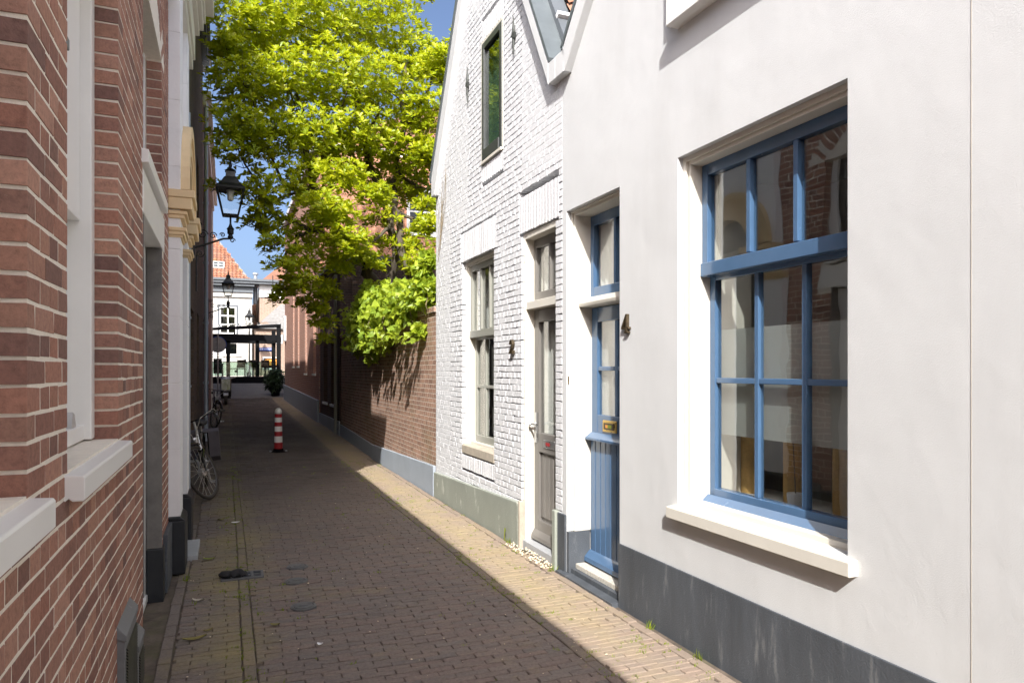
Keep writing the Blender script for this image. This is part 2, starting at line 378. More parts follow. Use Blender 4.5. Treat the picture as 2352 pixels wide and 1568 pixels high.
def courses(bs, ylo, yhi, zlo, zhi, cut, pitch, L, jt, depth=.09, top=None):
    i = 0; z = zlo
    while z + pitch * .6 < zhi:
        z0, z1 = z, z + pitch - jt
        holes = sorted(cut(z0, z1)); spans = []; y = ylo
        for a, b in holes:
            if a > y: spans.append((y, min(a, yhi)))
            y = max(y, b)
        if y < yhi: spans.append((y, yhi))
        ln = L if i % 2 == 0 else L / 2
        sh = (0 if i % 4 == 0 else L / 2) if i % 2 == 0 else L / 4
        for a, b in spans:
            if top:
                while a < b and top(a) < z1: a += .01
                while b > a and top(b) < z1: b -= .01
            y = ylo - L + sh
            while y < b:
                y0, y1 = max(y, a), min(y + ln - jt, b)
                if y < a:
                    if y + ln - a < .06: y += ln; continue
                elif y0 - a < .06: y0 = a
                if b - y1 < .06: y1 = b
                if y1 - y0 > .02: bs.add(y0, y1, z0, z1, 0., depth)
                if y1 >= b: break
                y += ln
        z += pitch; i += 1
def slab(mb, x0, x1, ylo, yhi, zlo, top, holes, extra=()):
    """a wall facing along X, with rectangular holes (ya, yb, za, zb) and a top line top(y)"""
    ys = sorted({ylo, yhi, *[h[0] for h in holes], *[h[1] for h in holes], *extra})
    ys = [y for y in ys if ylo <= y <= yhi]
    for a, b in zip(ys, ys[1:]):
        m = (a + b) / 2; hs = sorted([(h[2], h[3]) for h in holes if h[0] < m < h[1]]); z = zlo
        for za, zb in hs:
            if za > z + 1e-4: mb.prism([(a, z), (b, z), (b, za), (a, za)], 'x', x0, x1)
            z = max(z, zb)
        mb.prism([(a, z), (b, z), (b, top(b)), (a, top(a))], 'x', x0, x1)
    return mb

def gz(y):                                       # the street climbs gently to the quay
    k = [(-50, 0), (13, 0), (16, .06), (20.4, .12), (27, .2), (32.5, .28), (39.5, .9), (400, .9)]
    for (a, u), (b, v) in zip(k, k[1:]):
        if y <= b: return u + (v - u) * max(0, y - a) / (b - a)
    return .9

# ------------------------------------------------------------------ ground and street
m = MB(); yy = [-300, -30, -5, 0, 5, 10, 13, 14.5, 16, 18, 20.4, 24, 27, 30, 32.5, 34, 36, 38, 39.5, 42, 60, 120, 900]
for y in yy:
    for x in (-600, -30, -5, -1, 1, 3, 6, 30, 600): m.v.append((x, y, gz(y) - .0125))
for i in range(len(yy) - 1):
    for j in range(8): m.f.append((i * 9 + j, i * 9 + j + 1, i * 9 + j + 10, i * 9 + j + 9))
tag(m.build('ground', 'earth'), kind='structure')
bs = Bricks(); pitch = .052; y = -1.5; row = 0
def along(x0, x1, y, lw, sh):
    x = x0 - lw + sh
    while x < x1:
        a, b = max(x, x0), min(x + lw - .0045, x1 - .004)
        if b - a > .03: bs.add(a, b, y, y + pitch - .0045, gz(y), .05)
        x += lw
while y < 33.4:
    sh = .09 * (row % 2) + R.uniform(-.016, .016); lw = .183
    along(-.27, .085, y, lw, sh); along(.16, 1.83, y, lw, sh + .05); along(1.9, 2.36 if y < 12.7 else 2.7, y, lw, sh)
    y += pitch; row += 1
for x, a, b in ((.09, -1.5, 33), (1.834, -1.5, 30), (-.345, -1.5, 7.9), (2.365, -1.5, 12.7)):   # the long rows that run with the street
    yy_ = a
    while yy_ < b:
        bs.add(x, x + .062, yy_, yy_ + .198, gz(yy_), .05); yy_ += .205
yy_ = 8.0
while yy_ < 33:
    for k in range(3):
        bs.add(-.62 + k * .09, -.62 + k * .09 + .08, yy_, yy_ + .198, gz(yy_), .05)
    yy_ += .205
def settle(V):                                   # the paving has sunk and wandered a little over the years
    x, y, z = V[:, 0], V[:, 1], V[:, 2]
    return np.stack([x + .004 * np.sin(y * 1.1 + x), y + .012 * np.sin(x * 2.1 + y * .35) + .008 * np.sin(x * .9 - y * .8), z + .0035 * np.sin(x * 1.9 + y * 1.3) * np.sin(y * .7 - x) + .002 * np.sin(x * 5 + y * 3.1)], 1)
st = bs.mesh(settle, .0035, .0014, .0017, .014)
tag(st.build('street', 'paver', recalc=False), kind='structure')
m = MB(); ys = [33.4 + i * .3 for i in range(60)]
bs = Bricks(); row = 0
for y in ys:
    x = -6 + .3 * (row % 2)
    while x < 8: bs.add(x, x + .59, y, y + .29, gz(y) + .002, .05); x += .6
    row += 1
tag(bs.mesh(lambda V: np.stack([V[:, 0], V[:, 1], V[:, 2] + 0 * V[:, 1]], 1), .006, .002, .002, .004).build('quay_pavement', 'harbour_paving', recalc=False), kind='structure')
# moss and weeds in the joints
V = []; Fc = []
def blade(x, y, z, h, a, b):
    n = len(V); dx, dy = math.cos(a) * .004, math.sin(a) * .004
    V.extend([(x - dx, y - dy, z), (x + dx, y + dy, z), (x + b * math.cos(a + 1), y + b * math.sin(a + 1), z + h)]); Fc.append((n, n + 1, n + 2))
for i in range(1500):
    z = R.random()
    x = R.gauss(.1, .06) if z < .3 else R.gauss(1.86, .05) if z < .6 else R.uniform(1.9, 2.42) if z < .85 else R.uniform(-.25, 2.4)
    y = 1.5 + 11 * R.random() ** 1.5; s = .5 + 1.1 * R.random() ** 1.5
    y = math.floor((y + 1.5) / .052) * .052 - 1.5 - .0025
    for k in range(10): blade(x + R.gauss(0, .012 * s), y + R.gauss(0, .004 * s), gz(y) - .01, R.uniform(.012, .022) * s, R.uniform(0, 6.3), R.uniform(.004, .014))
for (px, y) in ((2.43, 6.02), (2.44, 3.7), (2.43, 3.2), (2.42, 5.05), (-.3, 5.9), (2.43, 2.6)):
    for k in range(16): blade(px + R.gauss(0, .015), y + R.gauss(0, .02), -.01, R.uniform(.03, .075), R.uniform(0, 6.3), R.uniform(.01, .04))
tag(MB().arr(V, Fc).build('moss', 'moss_leaf', recalc=False), 'green moss and tiny weeds growing in the paving joints', 'moss', kind='stuff')
# blossom petals, grit and crumbs scattered over the paving
V = []; Fc = []
for i in range(420):
    x = R.uniform(-.3, 2.42); y = 1.6 + 11 * R.random() ** 1.6; z = gz(y) + .0065; r = R.uniform(.002, .006) * (1.6 if i % 9 == 0 else 1); a = R.uniform(0, 6.3); n = len(V)
    for j in range(5): V.append((x + r * R.uniform(.7, 1.3) * math.cos(a + j * 1.257), y + r * R.uniform(.7, 1.3) * math.sin(a + j * 1.257), z + R.uniform(0, .003)))
    Fc.append(tuple(range(n, n + 5)))
tag(MB().arr(V, Fc).build('litter', 'pebble', recalc=False), 'pale petals, grit and crumbs scattered over the brick street', 'litter', kind='stuff')
# pale gravel at the threshold of number two
m = MB()
for i in range(170):
    x, y, r = R.uniform(2.36, 2.5), R.uniform(5.1, 5.95), R.uniform(.004, .010)
    q = [(math.cos(a) * r * R.uniform(.8, 1.2), math.sin(a) * r * R.uniform(.8, 1.2)) for a in [j * PI / 3 for j in range(6)]]
    z = .004 + R.random() * .012 * (1 if x > 2.42 else .3); n = len(m.v)
    m.v += [(x + a, y + b, z) for a, b in q] + [(x + a * .5, y + b * .5, z + r) for a, b in q]
    m.f += [(n + j, n + (j + 1) % 6, n + 6 + (j + 1) % 6, n + 6 + j) for j in range(6)] + [tuple(n + 6 + j for j in range(6))]
tag(m.build('gravel', 'pebble'), 'pale pebbles spilled along the grey door threshold', 'gravel', kind='stuff')

# street fittings
d = thing('storm_drain', 'cast iron storm drain grate half covered by a black rag', 'drain', (.11, 5.81, 0))
g = MB(); g.box(-.04, .27, 5.72, 5.742, -.03, .012).box(-.04, .27, 5.888, 5.91, -.03, .012)
for x in (-.04, .03, .105, .175, .248): g.box(x, x + .022, 5.7425, 5.8875, -.03, .012)
for x in (-.018, .052, .127, .197): g.box(x + .0005, x + .052, 5.806, 5.824, -.03, .010)
g.build('grate', 'cast_iron', d, bevel=.002)
B(-.035, .265, 5.725, 5.905, -.034, .004).build('pit', 'plinth_black', d)
m = MB(); pts = [(-.055 + i * .022, 5.80 + .012 * math.sin(i * 2.1), .030 + .006 * math.sin(i * 1.3)) for i in range(10)]
m.tube(pts, [.012, .03, .04, .044, .038, .044, .04, .036, .034, .02], 11); m.xf(lambda p: Vector((p.x, p.y + .01 * math.sin(p.x * 90), max(.013, p.z * .7 + .006 + .006 * math.sin(p.y * 150 + p.x * 70)))))
tag(m.build('rag', 'rag', smooth=True), 'crumpled black rag lying on the storm drain', 'rag')
cov = None
for i, (px, py, lab) in enumerate([(683, 1302, 'small round iron valve cover farthest from the camera of three'), (680, 1335, 'small round iron valve cover beside the storm drain, middle of three'), (697, 1393, 'small round iron valve cover with a dark gap, nearest of three')]):
    p = P(px, py, F * H / (py - 850))
    if cov is None:
        cov = thing('valve_cover', lab, 'cover', (p.x, p.y, 0), 'round valve covers set in the street')
        MB().lathe([(.085, -.02), (.085, .008), (.07, .011), (.066, .007), (.0, .007)], (p.x, p.y, 0), 24).build('frame', 'cast_iron', cov)
        q = MB().lathe([(.062, 0), (.062, .011), (.05, .0125), (.04, .0105), (.0, .011)], (p.x, p.y, 0), 20)
        q.box(p.x - .03, p.x + .03, p.y - .006, p.y + .006, .009, .0145); q.build('lid', 'cast_iron', cov)
    else:
        c = copy_tree(cov); c.location = (p.x, p.y, 0); c['label'] = lab
def flake(name, label, cat, px, py, L, W, mat, rot, curl):
    p = P(px, py, F * H / (py - 850)); m = MB(); k = 7
    for i in range(k):
        t = i / (k - 1); hw = W * math.sin(PI * (.08 + .88 * t)) ** .8
        for s in (-1, 0, 1):
            x, y = (t - .5) * L, s * hw
            m.v.append((p.x + x * math.cos(rot) - y * math.sin(rot), p.y + x * math.sin(rot) + y * math.cos(rot), .006 + curl * (2 * t - 1) ** 2 + abs(s) * curl * .7))
    for i in range(k - 1):
        for j in range(2): m.f.append((i * 3 + j, i * 3 + j + 1, i * 3 + j + 4, i * 3 + j + 3))
    return tag(m.build(name, mat, smooth=True), label, cat)
flake('fallen_leaf', 'large curled olive brown leaf lying on the street near the brick wall', 'leaf', 447, 1470, .13, .022, 'dry_leaf', .15, .012)
flake('fallen_leaf', 'thin dark dry leaf lying behind the olive brown leaf', 'leaf', 478, 1450, .06, .012, 'dry_leaf', .5, .008)
flake('fallen_leaf', 'small brown leaf lying near the nearest valve cover', 'leaf', 632, 1437, .06, .02, 'dry_leaf', -.3, .008)
flake('fallen_leaf', 'yellow green leaf lying below the sage plinth of the white brick house', 'leaf', 1074, 1143, .12, .03, 'moss_leaf', .1, .012)
flake('fallen_leaf', 'yellow green leaf lying beside the doorstep of the white portal', 'leaf', 480, 1285, .09, .02, 'moss_leaf', -.1, .008)
flake('fallen_leaf', 'brown leaf lying between the gutter row and the bicycle', 'leaf', 508, 1195, .08, .03, 'dry_leaf', .4, .012)
flake('paper_scrap', 'small white paper scrap lying on the shaded paving', 'litter', 541, 1200, .085, .03, 'paper', .05, .003)
flake('paper_scrap', 'grey white crumpled paper scrap near the black plinth', 'litter', 455, 1382, .08, .02, 'concrete_bare', -.2, .014)
flake('paper_scrap', 'tiny white paper scrap in the middle of the street', 'litter', 735, 1482, .035, .016, 'paper', -.4, .008)

# ------------------------------------------------------------------ near brick house on the left
XL = -.42
bh = thing('brick_house', 'red brick house with white window sills close on the left', 'house', (XL, 3, 0))
W1, W2, DR, UP = (.87, 1.885, 1.32, 3.2), (2.317, 3.33, 1.32, 3.2), (4.27, 5.45, 0., 2.45), (4.27, 5.45, 2.78, 3.77)
aR = .73; aC = (4.86, 3.34); aT = .2
def cutL(z0, z1):
    o = [(h[0], h[1]) for h in (W1, W2, DR) if z1 > h[2] + .01 and z0 < h[3] - .01]
    if z1 > 2.45 and z0 < 2.69: o.append((4.24, 5.62))
    if z1 > 2.70 and z0 < 3.77: o.append((4.27, 5.45))
    zc = (z0 + z1) / 2
    if zc >= 3.77:
        rr = aR + aT
        q = rr * rr - (zc - aC[1]) ** 2
        if q > 0: o.append((aC[0] - math.sqrt(q), aC[0] + math.sqrt(q)))
    return o
bs = Bricks(); courses(bs, .3, 6.045, .02, 4.5, cutL, .0645, .196, .0105, .095)
bs.mesh(lambda V: np.stack([XL + .0008 + V[:, 2], V[:, 0], V[:, 1]], 1), .0012, .0013, .0003, .0015).build('wall', 'brick_red', bh, recalc=False)
m = MB(); a0 = math.acos((.59) / aR)
ka = 22
a_lo = math.atan2(3.77 - aC[1], .59)
for i in range(ka):
    t0 = a_lo + (PI - 2 * a_lo) * i / ka; t1 = a_lo + (PI - 2 * a_lo) * (i + .82) / ka
    q = [(aC[0] + r * math.cos(t), aC[1] + r * math.sin(t)) for r, t in ((aR, t0), (aR + aT, t0), (aR + aT, t1), (aR, t1))]
    m.prism(q, 'x', XL - .1, XL + R.uniform(-.002, .003))
m.build('window_arch', 'brick_red', bh, bevel=.003)
m = MB(); e = .006
hl = [(h[0] - e, h[1] + e, h[2] - e, h[3] + e) for h in (W1, W2, DR)] + [(4.27 - e, 5.45 + e, 2.70, 3.77)]
slab(m, XL - .32, XL - .0009, .3, 6.04, 0, lambda y: 4.5, [(4.27 - e, 5.45 + e, 0, 3.77), *hl[:2]])
m.prism([(4.27 - e, 3.76)] + [(aC[0] + (aR + e) * math.cos(t), aC[1] + (aR + e) * math.sin(t)) for t in [PI - a_lo - (PI - 2 * a_lo) * i / 12 for i in range(13)]] + [(5.45 + e, 3.76)], 'x', XL - .3, XL - .2)
m.build('mortar', 'mortar_light', bh)
B(-8, XL - .34, -14, 6.03, 0, 4.5).build('house_body', 'room_dark', bh)
B(XL - .34, XL, -14, .29, 0, 4.5).build('side_wall', 'brick_far', bh)
m = MB(); m.box(XL - .34, XL + .07, -14, 6.02, 4.5, 4.62).box(XL - .34, XL + .09, -14, 6.02, 4.62, 4.66); m.build('gutter', 'white_paint', bh)
m = MB().prism([(XL - .1, 4.66), (-8, 8.6), (-8, 4.66)], 'y', -14, 6.02); m.build('roof', 'slate_roof', bh)
def left_window(h, par, lab):
    y0, y1, z0, z1 = h
    wn = MB()
    for a, b in ((y0 + .002, y0 + .075), (y1 - .075, y1 - .002)): wn.box(XL - .25, XL - .085, a, b, z0, z1)
    wn.box(XL - .15, XL - .085, y0 + .075, y1 - .075, z1 - .08, z1).box(XL - .15, XL - .11, y0 + .075, y1 - .075, z0, z0 + .06)
    o = wn.build('window', 'white_paint', par, bevel=.004)
    s = MB(); zm = 2.2
    for a, b in ((y0 + .077, y0 + .13), (y1 - .66, y1 - .077)): s.box(XL - .17, XL - .125, a, b, zm, z1 - .08); s.box(XL - .215, XL - .15 - .021, a, b, z0 + .06, zm + .03)
    s.box(XL - .168, XL - .127, y0 + .131, y1 - .661, zm, zm + .06).box(XL - .213, XL - .174, y0 + .131, y1 - .661, z0 + .062, z0 + .14)
    s.build('sash', 'white_paint', o, bevel=.003)
    g = MB(); g.box(XL - .15, XL - .146, y0 + .13, y1 - .13, zm + .06, z1 - .08).box(XL - .195, XL - .191, y0 + .13, y1 - .13, z0 + .14, zm + .03)
    g.build('pane', 'dark_pane', o)
    B(XL - .35, XL - .16, y0, y0 + .01, z0, z1).box(XL - .35, XL - .16, y1 - .01, y1, z0, z1).box(XL - .337, XL - .33, y0, y1, z0, z1).build('lining', 'white_paint', o)
    sl = MB().prism([(XL - .11, z0 - .01), (XL + .046, z0 - .018), (XL + .05, z0 - .025), (XL + .05, z0 - .085), (XL + .046, z0 - .09), (XL + .02, z0 - .09), (XL + .01, z0 - .082), (XL, z0 - .09), (XL - .11, z0 - .09)], 'y', y0 - .035, y1 + .035)
    sl.build('sill', 'white_paint', o, bevel=.003)
    return o
o2 = left_window(W2, bh, ''); left_window(W1, bh, '')
m = MB(); m.box(XL - .123, XL - .09, 2.40, 2.86, 2.72, 2.76).box(XL - .123, XL - .10, 2.82, 2.86, 2.761, 3.1); m.build('awning_sash', 'slate_metal', o2, bevel=.004)
m = MB(); m.prism([(y, z) for y, z in ((3.05, 1.325), (3.16, 1.325), (3.16, 1.36), (3.12, 1.43), (3.09, 1.44), (3.06, 1.38))], 'x', XL - .16, XL - .12); m.build('figurine', 'silver_part', o2)
# door with its white lintel, bluestone jambs and upper window
dr = MB(); dr.box(XL - .16, XL - .097, 5.33, 5.445, 0.05, 2.44).box(XL - .16, XL - .085, 4.275, 4.37, .05, 2.44).box(XL - .155, XL - .09, 4.37, 5.33, 2.34, 2.44).box(XL - .155, XL - .09, 4.37, 5.33, 1.98, 2.05)
dr.box(XL - .2, XL - .085, 4.275, 5.445, 0, .05)
dr = dr.build('door', 'white_paint', bh, bevel=.004)
lf = MB(); lf.box(XL - .19, XL - .15, 4.37, 5.33, .06, 1.98).box(XL - .15, XL - .135, 4.45, 4.8, .2, .8).box(XL - .15, XL - .135, 4.9, 5.25, .2, .8).box(XL - .15, XL - .135, 4.45, 4.8, 1.0, 1.85).box(XL - .15, XL - .135, 4.9, 5.25, 1.0, 1.85)
lf.build('door_leaf', 'cream_paint', dr, bevel=.004)
B(XL - .16, XL - .155, 4.37, 5.33, 2.05, 2.34).build('pane', 'dark_pane', dr)
B(XL - .094, XL + .005, 5.428, 5.4485, .36, 2.45).build('stone_jamb', 'bluestone', bh, bevel=.006)
B(XL - .094, XL + .014, 5.42, 5.56, -.03, .36).build('jamb_base', 'plinth_black', bh, bevel=.008)
B(XL - .094, XL + .005, 4.2715, 4.292, .36, 2.45).build('stone_jamb', 'bluestone', bh, bevel=.006)
B(XL - .01, XL + .03, 5.57, 6.03, 0, .42).build('plinth', 'plinth_grey', bh, bevel=.006)
B(XL - .30, XL + .006, 4.24, 5.62, 2.452, 2.688).build('lintel', 'white_paint', bh, bevel=.004)
uw = B(XL - .16, XL - .1, 4.275, 4.35, 2.79, 3.8).box(XL - .16, XL - .1, 5.37, 5.445, 2.79, 3.8).box(XL - .16, XL - .1, 4.35, 5.37, 2.79, 2.86).build('window', 'white_paint', bh, bevel=.004)
B(XL - .14, XL - .135, 4.35, 5.37, 2.86, 4.1).build('pane', 'dark_pane', uw)
MB().prism([(XL - .12, 2.80), (XL + .035, 2.785), (XL + .035, 2.715), (XL - .12, 2.70)], 'y', 4.2, 5.53).build('sill', 'white_paint', uw, bevel=.003)
# vent covers on the foot of the wall
def vent(y0, y1, zt, lab):
    v = MB(); v.box(XL - .005, XL + .03, y0, y1, .03, zt - .06).prism([(XL - .005, zt), (XL + .036, zt - .05), (XL + .036, zt - .075), (XL - .005, zt - .06)], 'y', y0 - .01, y1 + .01)
    o = v.build('vent_cover', 'vent_grey', bh, bevel=.003); o['label'] = lab
    g = MB(); k = int((zt - .16) / .013)
    for i in range(k): g.prism([(XL + .0305, .06 + i * .013), (XL + .038, .056 + i * .013), (XL + .038, .06 + i * .013), (XL + .0305, .066 + i * .013)], 'y', y0 + .03, y1 - .03)
    g.build('louvre', 'iron', o)
vent(3.30, 3.70, .545, 'grey louvred vent cover'); vent(3.76, 3.99, .33, 'lower grey vent cover')

# ------------------------------------------------------------------ white house with the arched portal
XP = -.42; XF = -.335
ph = thing('portal_house', 'white stucco house with ochre arched portal behind the brick house', 'house', (XP, 7, 0))
cy, ri, ro, zs = 6.77, .36, .68, 3.03
m = MB(); slab(m, XP - .3, XP, 6.05, 7.95, 0, lambda y: 5.3, [(cy - ri, cy + ri, 0, zs)])
# spandrel wall above the opening is closed by the arched fanlight below
m.build('wall', 'stucco_white_side', ph)
B(-8, XP - .31, 6.06, 7.94, 0, 6.1).build('house_body', 'room_dark', ph)
ar = MB(); k = 22
for (r0, r1, xo) in ((ri, ro - .09, .075), (ro - .09, ro, .095), (ri + .08, ri + .15, .085)):
    for i in range(k):
        t0, t1 = PI * i / k, PI * (i + 1) / k
        ar.prism([(cy + r * math.cos(t), zs + r * math.sin(t)) for r, t in ((r0, t0), (r1, t0), (r1, t1), (r0, t1))], 'x', XP + .001, XF + xo - .03)
ar.build('archivolt', 'ochre_trim', ph)
fan = MB().prism([(cy + (ri + .0) * math.cos(PI * i / 14), zs + ri * math.sin(PI * i / 14)) for i in range(15)], 'x', XP + .004, XP + .02); fan.build('fanlight', 'dark_paint', ph)
B(XP - .22, XP - .16, cy - ri + .001, cy + ri - .001, .1, zs - .01).build('door', 'dark_paint', ph, bevel=.003)
def profile_wrap(par, name, mat, prof, y0, y1, x0):      # a moulding that wraps the front and both ends of a pier
    m = MB()
    for (e, za, zb) in prof: m.box(x0 - .085, x0 + e, y0 - e * .45, y1 + e, za, zb)
    return m.build(name, mat, par, bevel=.006)
def pier(y0, y1, dz=0.):
    m = MB(); z = .44
    hs = [.44, .98, 1.5, 2.02, 2.55, 3.2, 3.72, 4.25, 4.78, 5.3]
    for a, b in zip(hs, hs[1:]): m.box(XP + .001, XF, y0, y1, a, b - .006)
    m.box(XP + .001, XF - .006, y0 + .006, y1 - .006, .3, 5.3)
    p = m.build('pilaster', 'stucco_white_side', ph, bevel=.003)
    profile_wrap(p, 'capital', 'ochre_trim', [(.03, 2.79, 2.82), (.05, 2.82, 2.85), (.085, 2.86, 2.95), (.105, 2.95, 3.01)], y0, y1, XF)
    profile_wrap(p, 'necking', 'ochre_trim', [(.015, 2.64, 2.66), (.03, 2.66, 2.69), (.045, 2.69, 2.72)], y0, y1, XF)
    b = MB().box(XP - .0, XF + .035, y0 - .012, y1 + .03, 0, .42).prism([(XF + .035, .42), (XF + .001, .455), (XP + .0, .455), (XP, .42)], 'y', y0 - .012, y1 + .03); b.build('pier_base', 'plinth_black', p, bevel=.008)
pier(6.06, 6.40); pier(7.13, 7.45)
B(XP + .001, XP + .03, 7.49, 7.94, 0, .5).build('plinth', 'plinth_black', ph)
m = MB()
for (e, za, zb) in [(.10, 4.72, 4.82), (.12, 4.82, 5.08), (.16, 5.08, 5.14), (.2, 5.14, 5.22), (.30, 5.3, 5.48), (.33, 5.48, 5.52), (.37, 5.52, 5.57), (.40, 5.57, 5.66), (.44, 5.66, 5.78), (.46, 5.78, 5.82)]:
    m.box(XP - .1, XP + e, 6.0, 7.98, za + .001, zb)
m.box(XP - .1, XP + .22, 6.0, 7.98, 5.22, 5.3); m.build('cornice', 'cream_paint', ph, bevel=.008)
B(-8, XP - .1, 6.03, 7.97, 5.83, 8.2).build('attic', 'stucco_white_side', ph)  # raised out of view so that its shade covers the garden wall
B(XP - .1, XP + .47, 6.0, 7.99, 5.822, 5.86).build('gutter_lip', 'iron', ph)
tag(B(XP + .05, XP + .195, 6.47, 7.08, -.02, .04).build('doorstep', 'step_stone', ph, bevel=.008))

# ------------------------------------------------------------------ the dark brick houses further along on the left
XD = -.47
def row_house(name, lab, y0, y1, h, mat, x):
    t = thing(name, lab, 'house', (x, (y0 + y1) / 2, gz(y0)))
    return t
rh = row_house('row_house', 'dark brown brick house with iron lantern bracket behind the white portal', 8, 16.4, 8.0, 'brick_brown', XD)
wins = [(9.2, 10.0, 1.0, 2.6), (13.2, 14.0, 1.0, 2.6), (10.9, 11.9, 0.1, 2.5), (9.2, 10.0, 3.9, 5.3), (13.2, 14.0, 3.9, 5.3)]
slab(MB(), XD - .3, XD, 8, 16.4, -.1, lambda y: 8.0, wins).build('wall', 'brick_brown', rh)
B(-8, XD - .31, 8.01, 16.39, 0, 8.0).build('house_body', 'room_dark', rh)
for a, b, c, d_ in wins:
    fr = MB()
    fr.box(XD - .12, XD - .06, a, a + .06, c, d_).box(XD - .12, XD - .06, b - .06, b, c, d_).box(XD - .12, XD - .06, a + .06, b - .06, d_ - .07, d_).box(XD - .12, XD - .05, a + .06, b - .06, c, c + .07).box(XD - .115, XD - .07, a + .06, b - .06, (c + d_) / 2, (c + d_) / 2 + .05)
    o = fr.build('door' if c < .5 else 'window', 'dark_paint' if c < .5 else 'white_paint', rh)
    B(XD - .1, XD - .095, a + .06, b - .06, c + .07, d_ - .07).build('pane', 'dark_pane', o)
m = MB().box(XD - .3, XD + .12, 7.995, 16.4, 8.0, 8.15).box(XD - .3, XD + .18, 7.995, 16.4, 8.15, 8.22); m.build('cornice', 'dark_paint', rh)
MB().prism([(XD, 8.22), (-8, 11), (-8, 8.22)], 'y', 8, 16.4).build('roof', 'slate_roof', rh)
B(XD + .0005, XD + .03, 8.0, 16.4, -.05, .35).build('plinth', 'bluestone', rh)
for y in (8.6, 12.6): MB().box(XD + .001, XD + .025, y, y + .03, 2.9, 3.5).box(XD + .001, XD + .03, y - .02, y + .05, 3.15, 3.22).build('wall_anchor', 'iron', rh)
for y, zz in ((8.35, 3.1), (8.95, 4.6)):
    m = MB().tube([(XD + .06, y, .1), (XD + .06, y, zz)], .022, 8)
    for z in (.6, 1.4, 2.2, 3.0): m.box(XD, XD + .09, y - .03, y + .03, z, z + .025)
    m.build('conduit', 'iron' if zz < 4 else 'zinc', rh)
XE = -.5
r2 = row_house('row_house', 'purple brick house with grey downpipe on the left, farthest before the quay', 16.4, 27.2, 7.6, 'brick_purple', XE)
wins = [(17.6, 18.5, 1.2, 2.8), (20, 20.9, 1.2, 2.8), (22.6, 23.6, .2, 2.6), (25, 25.9, 1.2, 2.8), (17.6, 18.5, 4.4, 6.0), (21, 21.9, 4.4, 6), (25, 25.9, 4.4, 6)]
slab(MB(), XE - .3, XE, 16.405, 27.2, -.1, lambda y: 7.3, wins).build('wall', 'brick_purple', r2)
B(-8, XE - .31, 16.41, 27.15, 0, 7.3).build('house_body', 'brick_purple', r2)
for a, b, c, d_ in wins:
    fr = MB().box(XE - .12, XE - .04, a, a + .06, c, d_).box(XE - .12, XE - .04, b - .06, b, c, d_).box(XE - .12, XE - .04, a + .06, b - .06, d_ - .07, d_).box(XE - .12, XE - .03, a + .06, b - .06, c, c + .07).box(XE - .115, XE - .07, a + .06, b - .06, (c + d_) / 2, (c + d_) / 2 + .05)
    o = fr.build('window' if c > .5 else 'door', 'white_paint' if c > .5 else 'dark_paint', r2)
    B(XE - .1, XE - .095, a + .06, b - .06, c + .07, d_ - .07).build('pane', 'dark_pane', o)
m = MB().box(XE - .3, XE + .1, 16.405, 27.25, 7.3, 7.5).box(XE - .3, XE + .2, 16.405, 27.25, 7.5, 7.62).box(XE + .0005, XE + .06, 26.8, 27.25, 3.4, 7.3); m.build('cornice', 'cream_paint', r2, bevel=.01)
MB().prism([(XE, 7.62), (-8, 11), (-8, 7.62)], 'y', 16.41, 27.2).build('roof', 'slate_roof', r2)
B(XE + .0005, XE + .05, 26.75, 27.25, gz(27), 3.4).build('corner_pilaster', 'wall_white_far', r2)
m = MB().tube([(XE + .09, 16.55, .06), (XE + .09, 16.55, 7.4)], .045, 10)
for z in (1.3, 2.6, 3.9, 5.2, 6.5): m.tube([(XE + .09, 16.55, z), (XE + .09, 16.55, z + .06)], .056, 10); m.box(XE, XE + .09, 16.53, 16.57, z + .02, z + .04)
m.build('downpipe', 'zinc', r2, smooth=False)

qh = thing('unseen_shade_house', 'unseen brick house added on the left to shade the terrace', 'house', (-4, 32, .3))  # unseen block, added to cast shade over the ramp and terrace
B(-9, -1.05, 27.4, 37, -.2, 9.2).build('wall', 'brick_purple', qh)
MB().prism([(-9.2, 9.21), (-.9, 9.21), (-5, 12)], 'y', 27.35, 37.1).build('roof', 'slate_roof', qh)

# ------------------------------------------------------------------ lanterns
def lantern_head(par, c, s=1.0, part=True):
    x, y, z = c
    def sq(r, zz): return [(x + r * s * a, y + r * s * b, z + zz * s) for a, b in ((1, 1), (-1, 1), (-1, -1), (1, -1))]
    fr = MB(); lo, hi = sq(.105, .08), sq(.19, .47)
    for i in range(4):
        fr.tube([lo[i], hi[i]], .011 * s, 6); fr.tube([lo[i], lo[(i + 1) % 4]], .011 * s, 6); fr.tube([hi[i], hi[(i + 1) % 4]], .014 * s, 6)
    fr.tube([(x, y, z - .12 * s), (x, y, z + .08 * s)], .014 * s, 8); fr.box(x - .1 * s, x + .1 * s, y - .1 * s, y + .1 * s, z + .07 * s, z + .085 * s)
    o = fr.build('lantern_frame', 'iron', par)
    g = MB()
    for i in range(4): g.arr([lo[i], lo[(i + 1) % 4], hi[(i + 1) % 4], hi[i]], [(0, 1, 2, 3)])
    g.build('lantern_glass', 'lamp_glass', o)
    MB().lathe([(.02, .3), (.045, .32), (.05, .4), (.06, .46), (.02, .47)], (x, y, z), 12).xf(lambda p: Vector((x + (p.x - x) * s, y + (p.y - y) * s, z + (p.z - z) * s))).build('lamp', 'sign_white', o, smooth=True)
    h = MB().lathe([(.285, .47), (.29, .49), (.2, .55), (.13, .64), (.10, .66), (.09, .74), (.11, .75), (.05, .79), (.02, .8), (.035, .84), (.02, .88), (.006, .93)], (x, y, z), 4)
    h.xf(lambda p: Vector((x + (p.x - x) * s, y + (p.y - y) * s, z + (p.z - z) * s))); h.build('lantern_roof', 'iron', o)
    return o
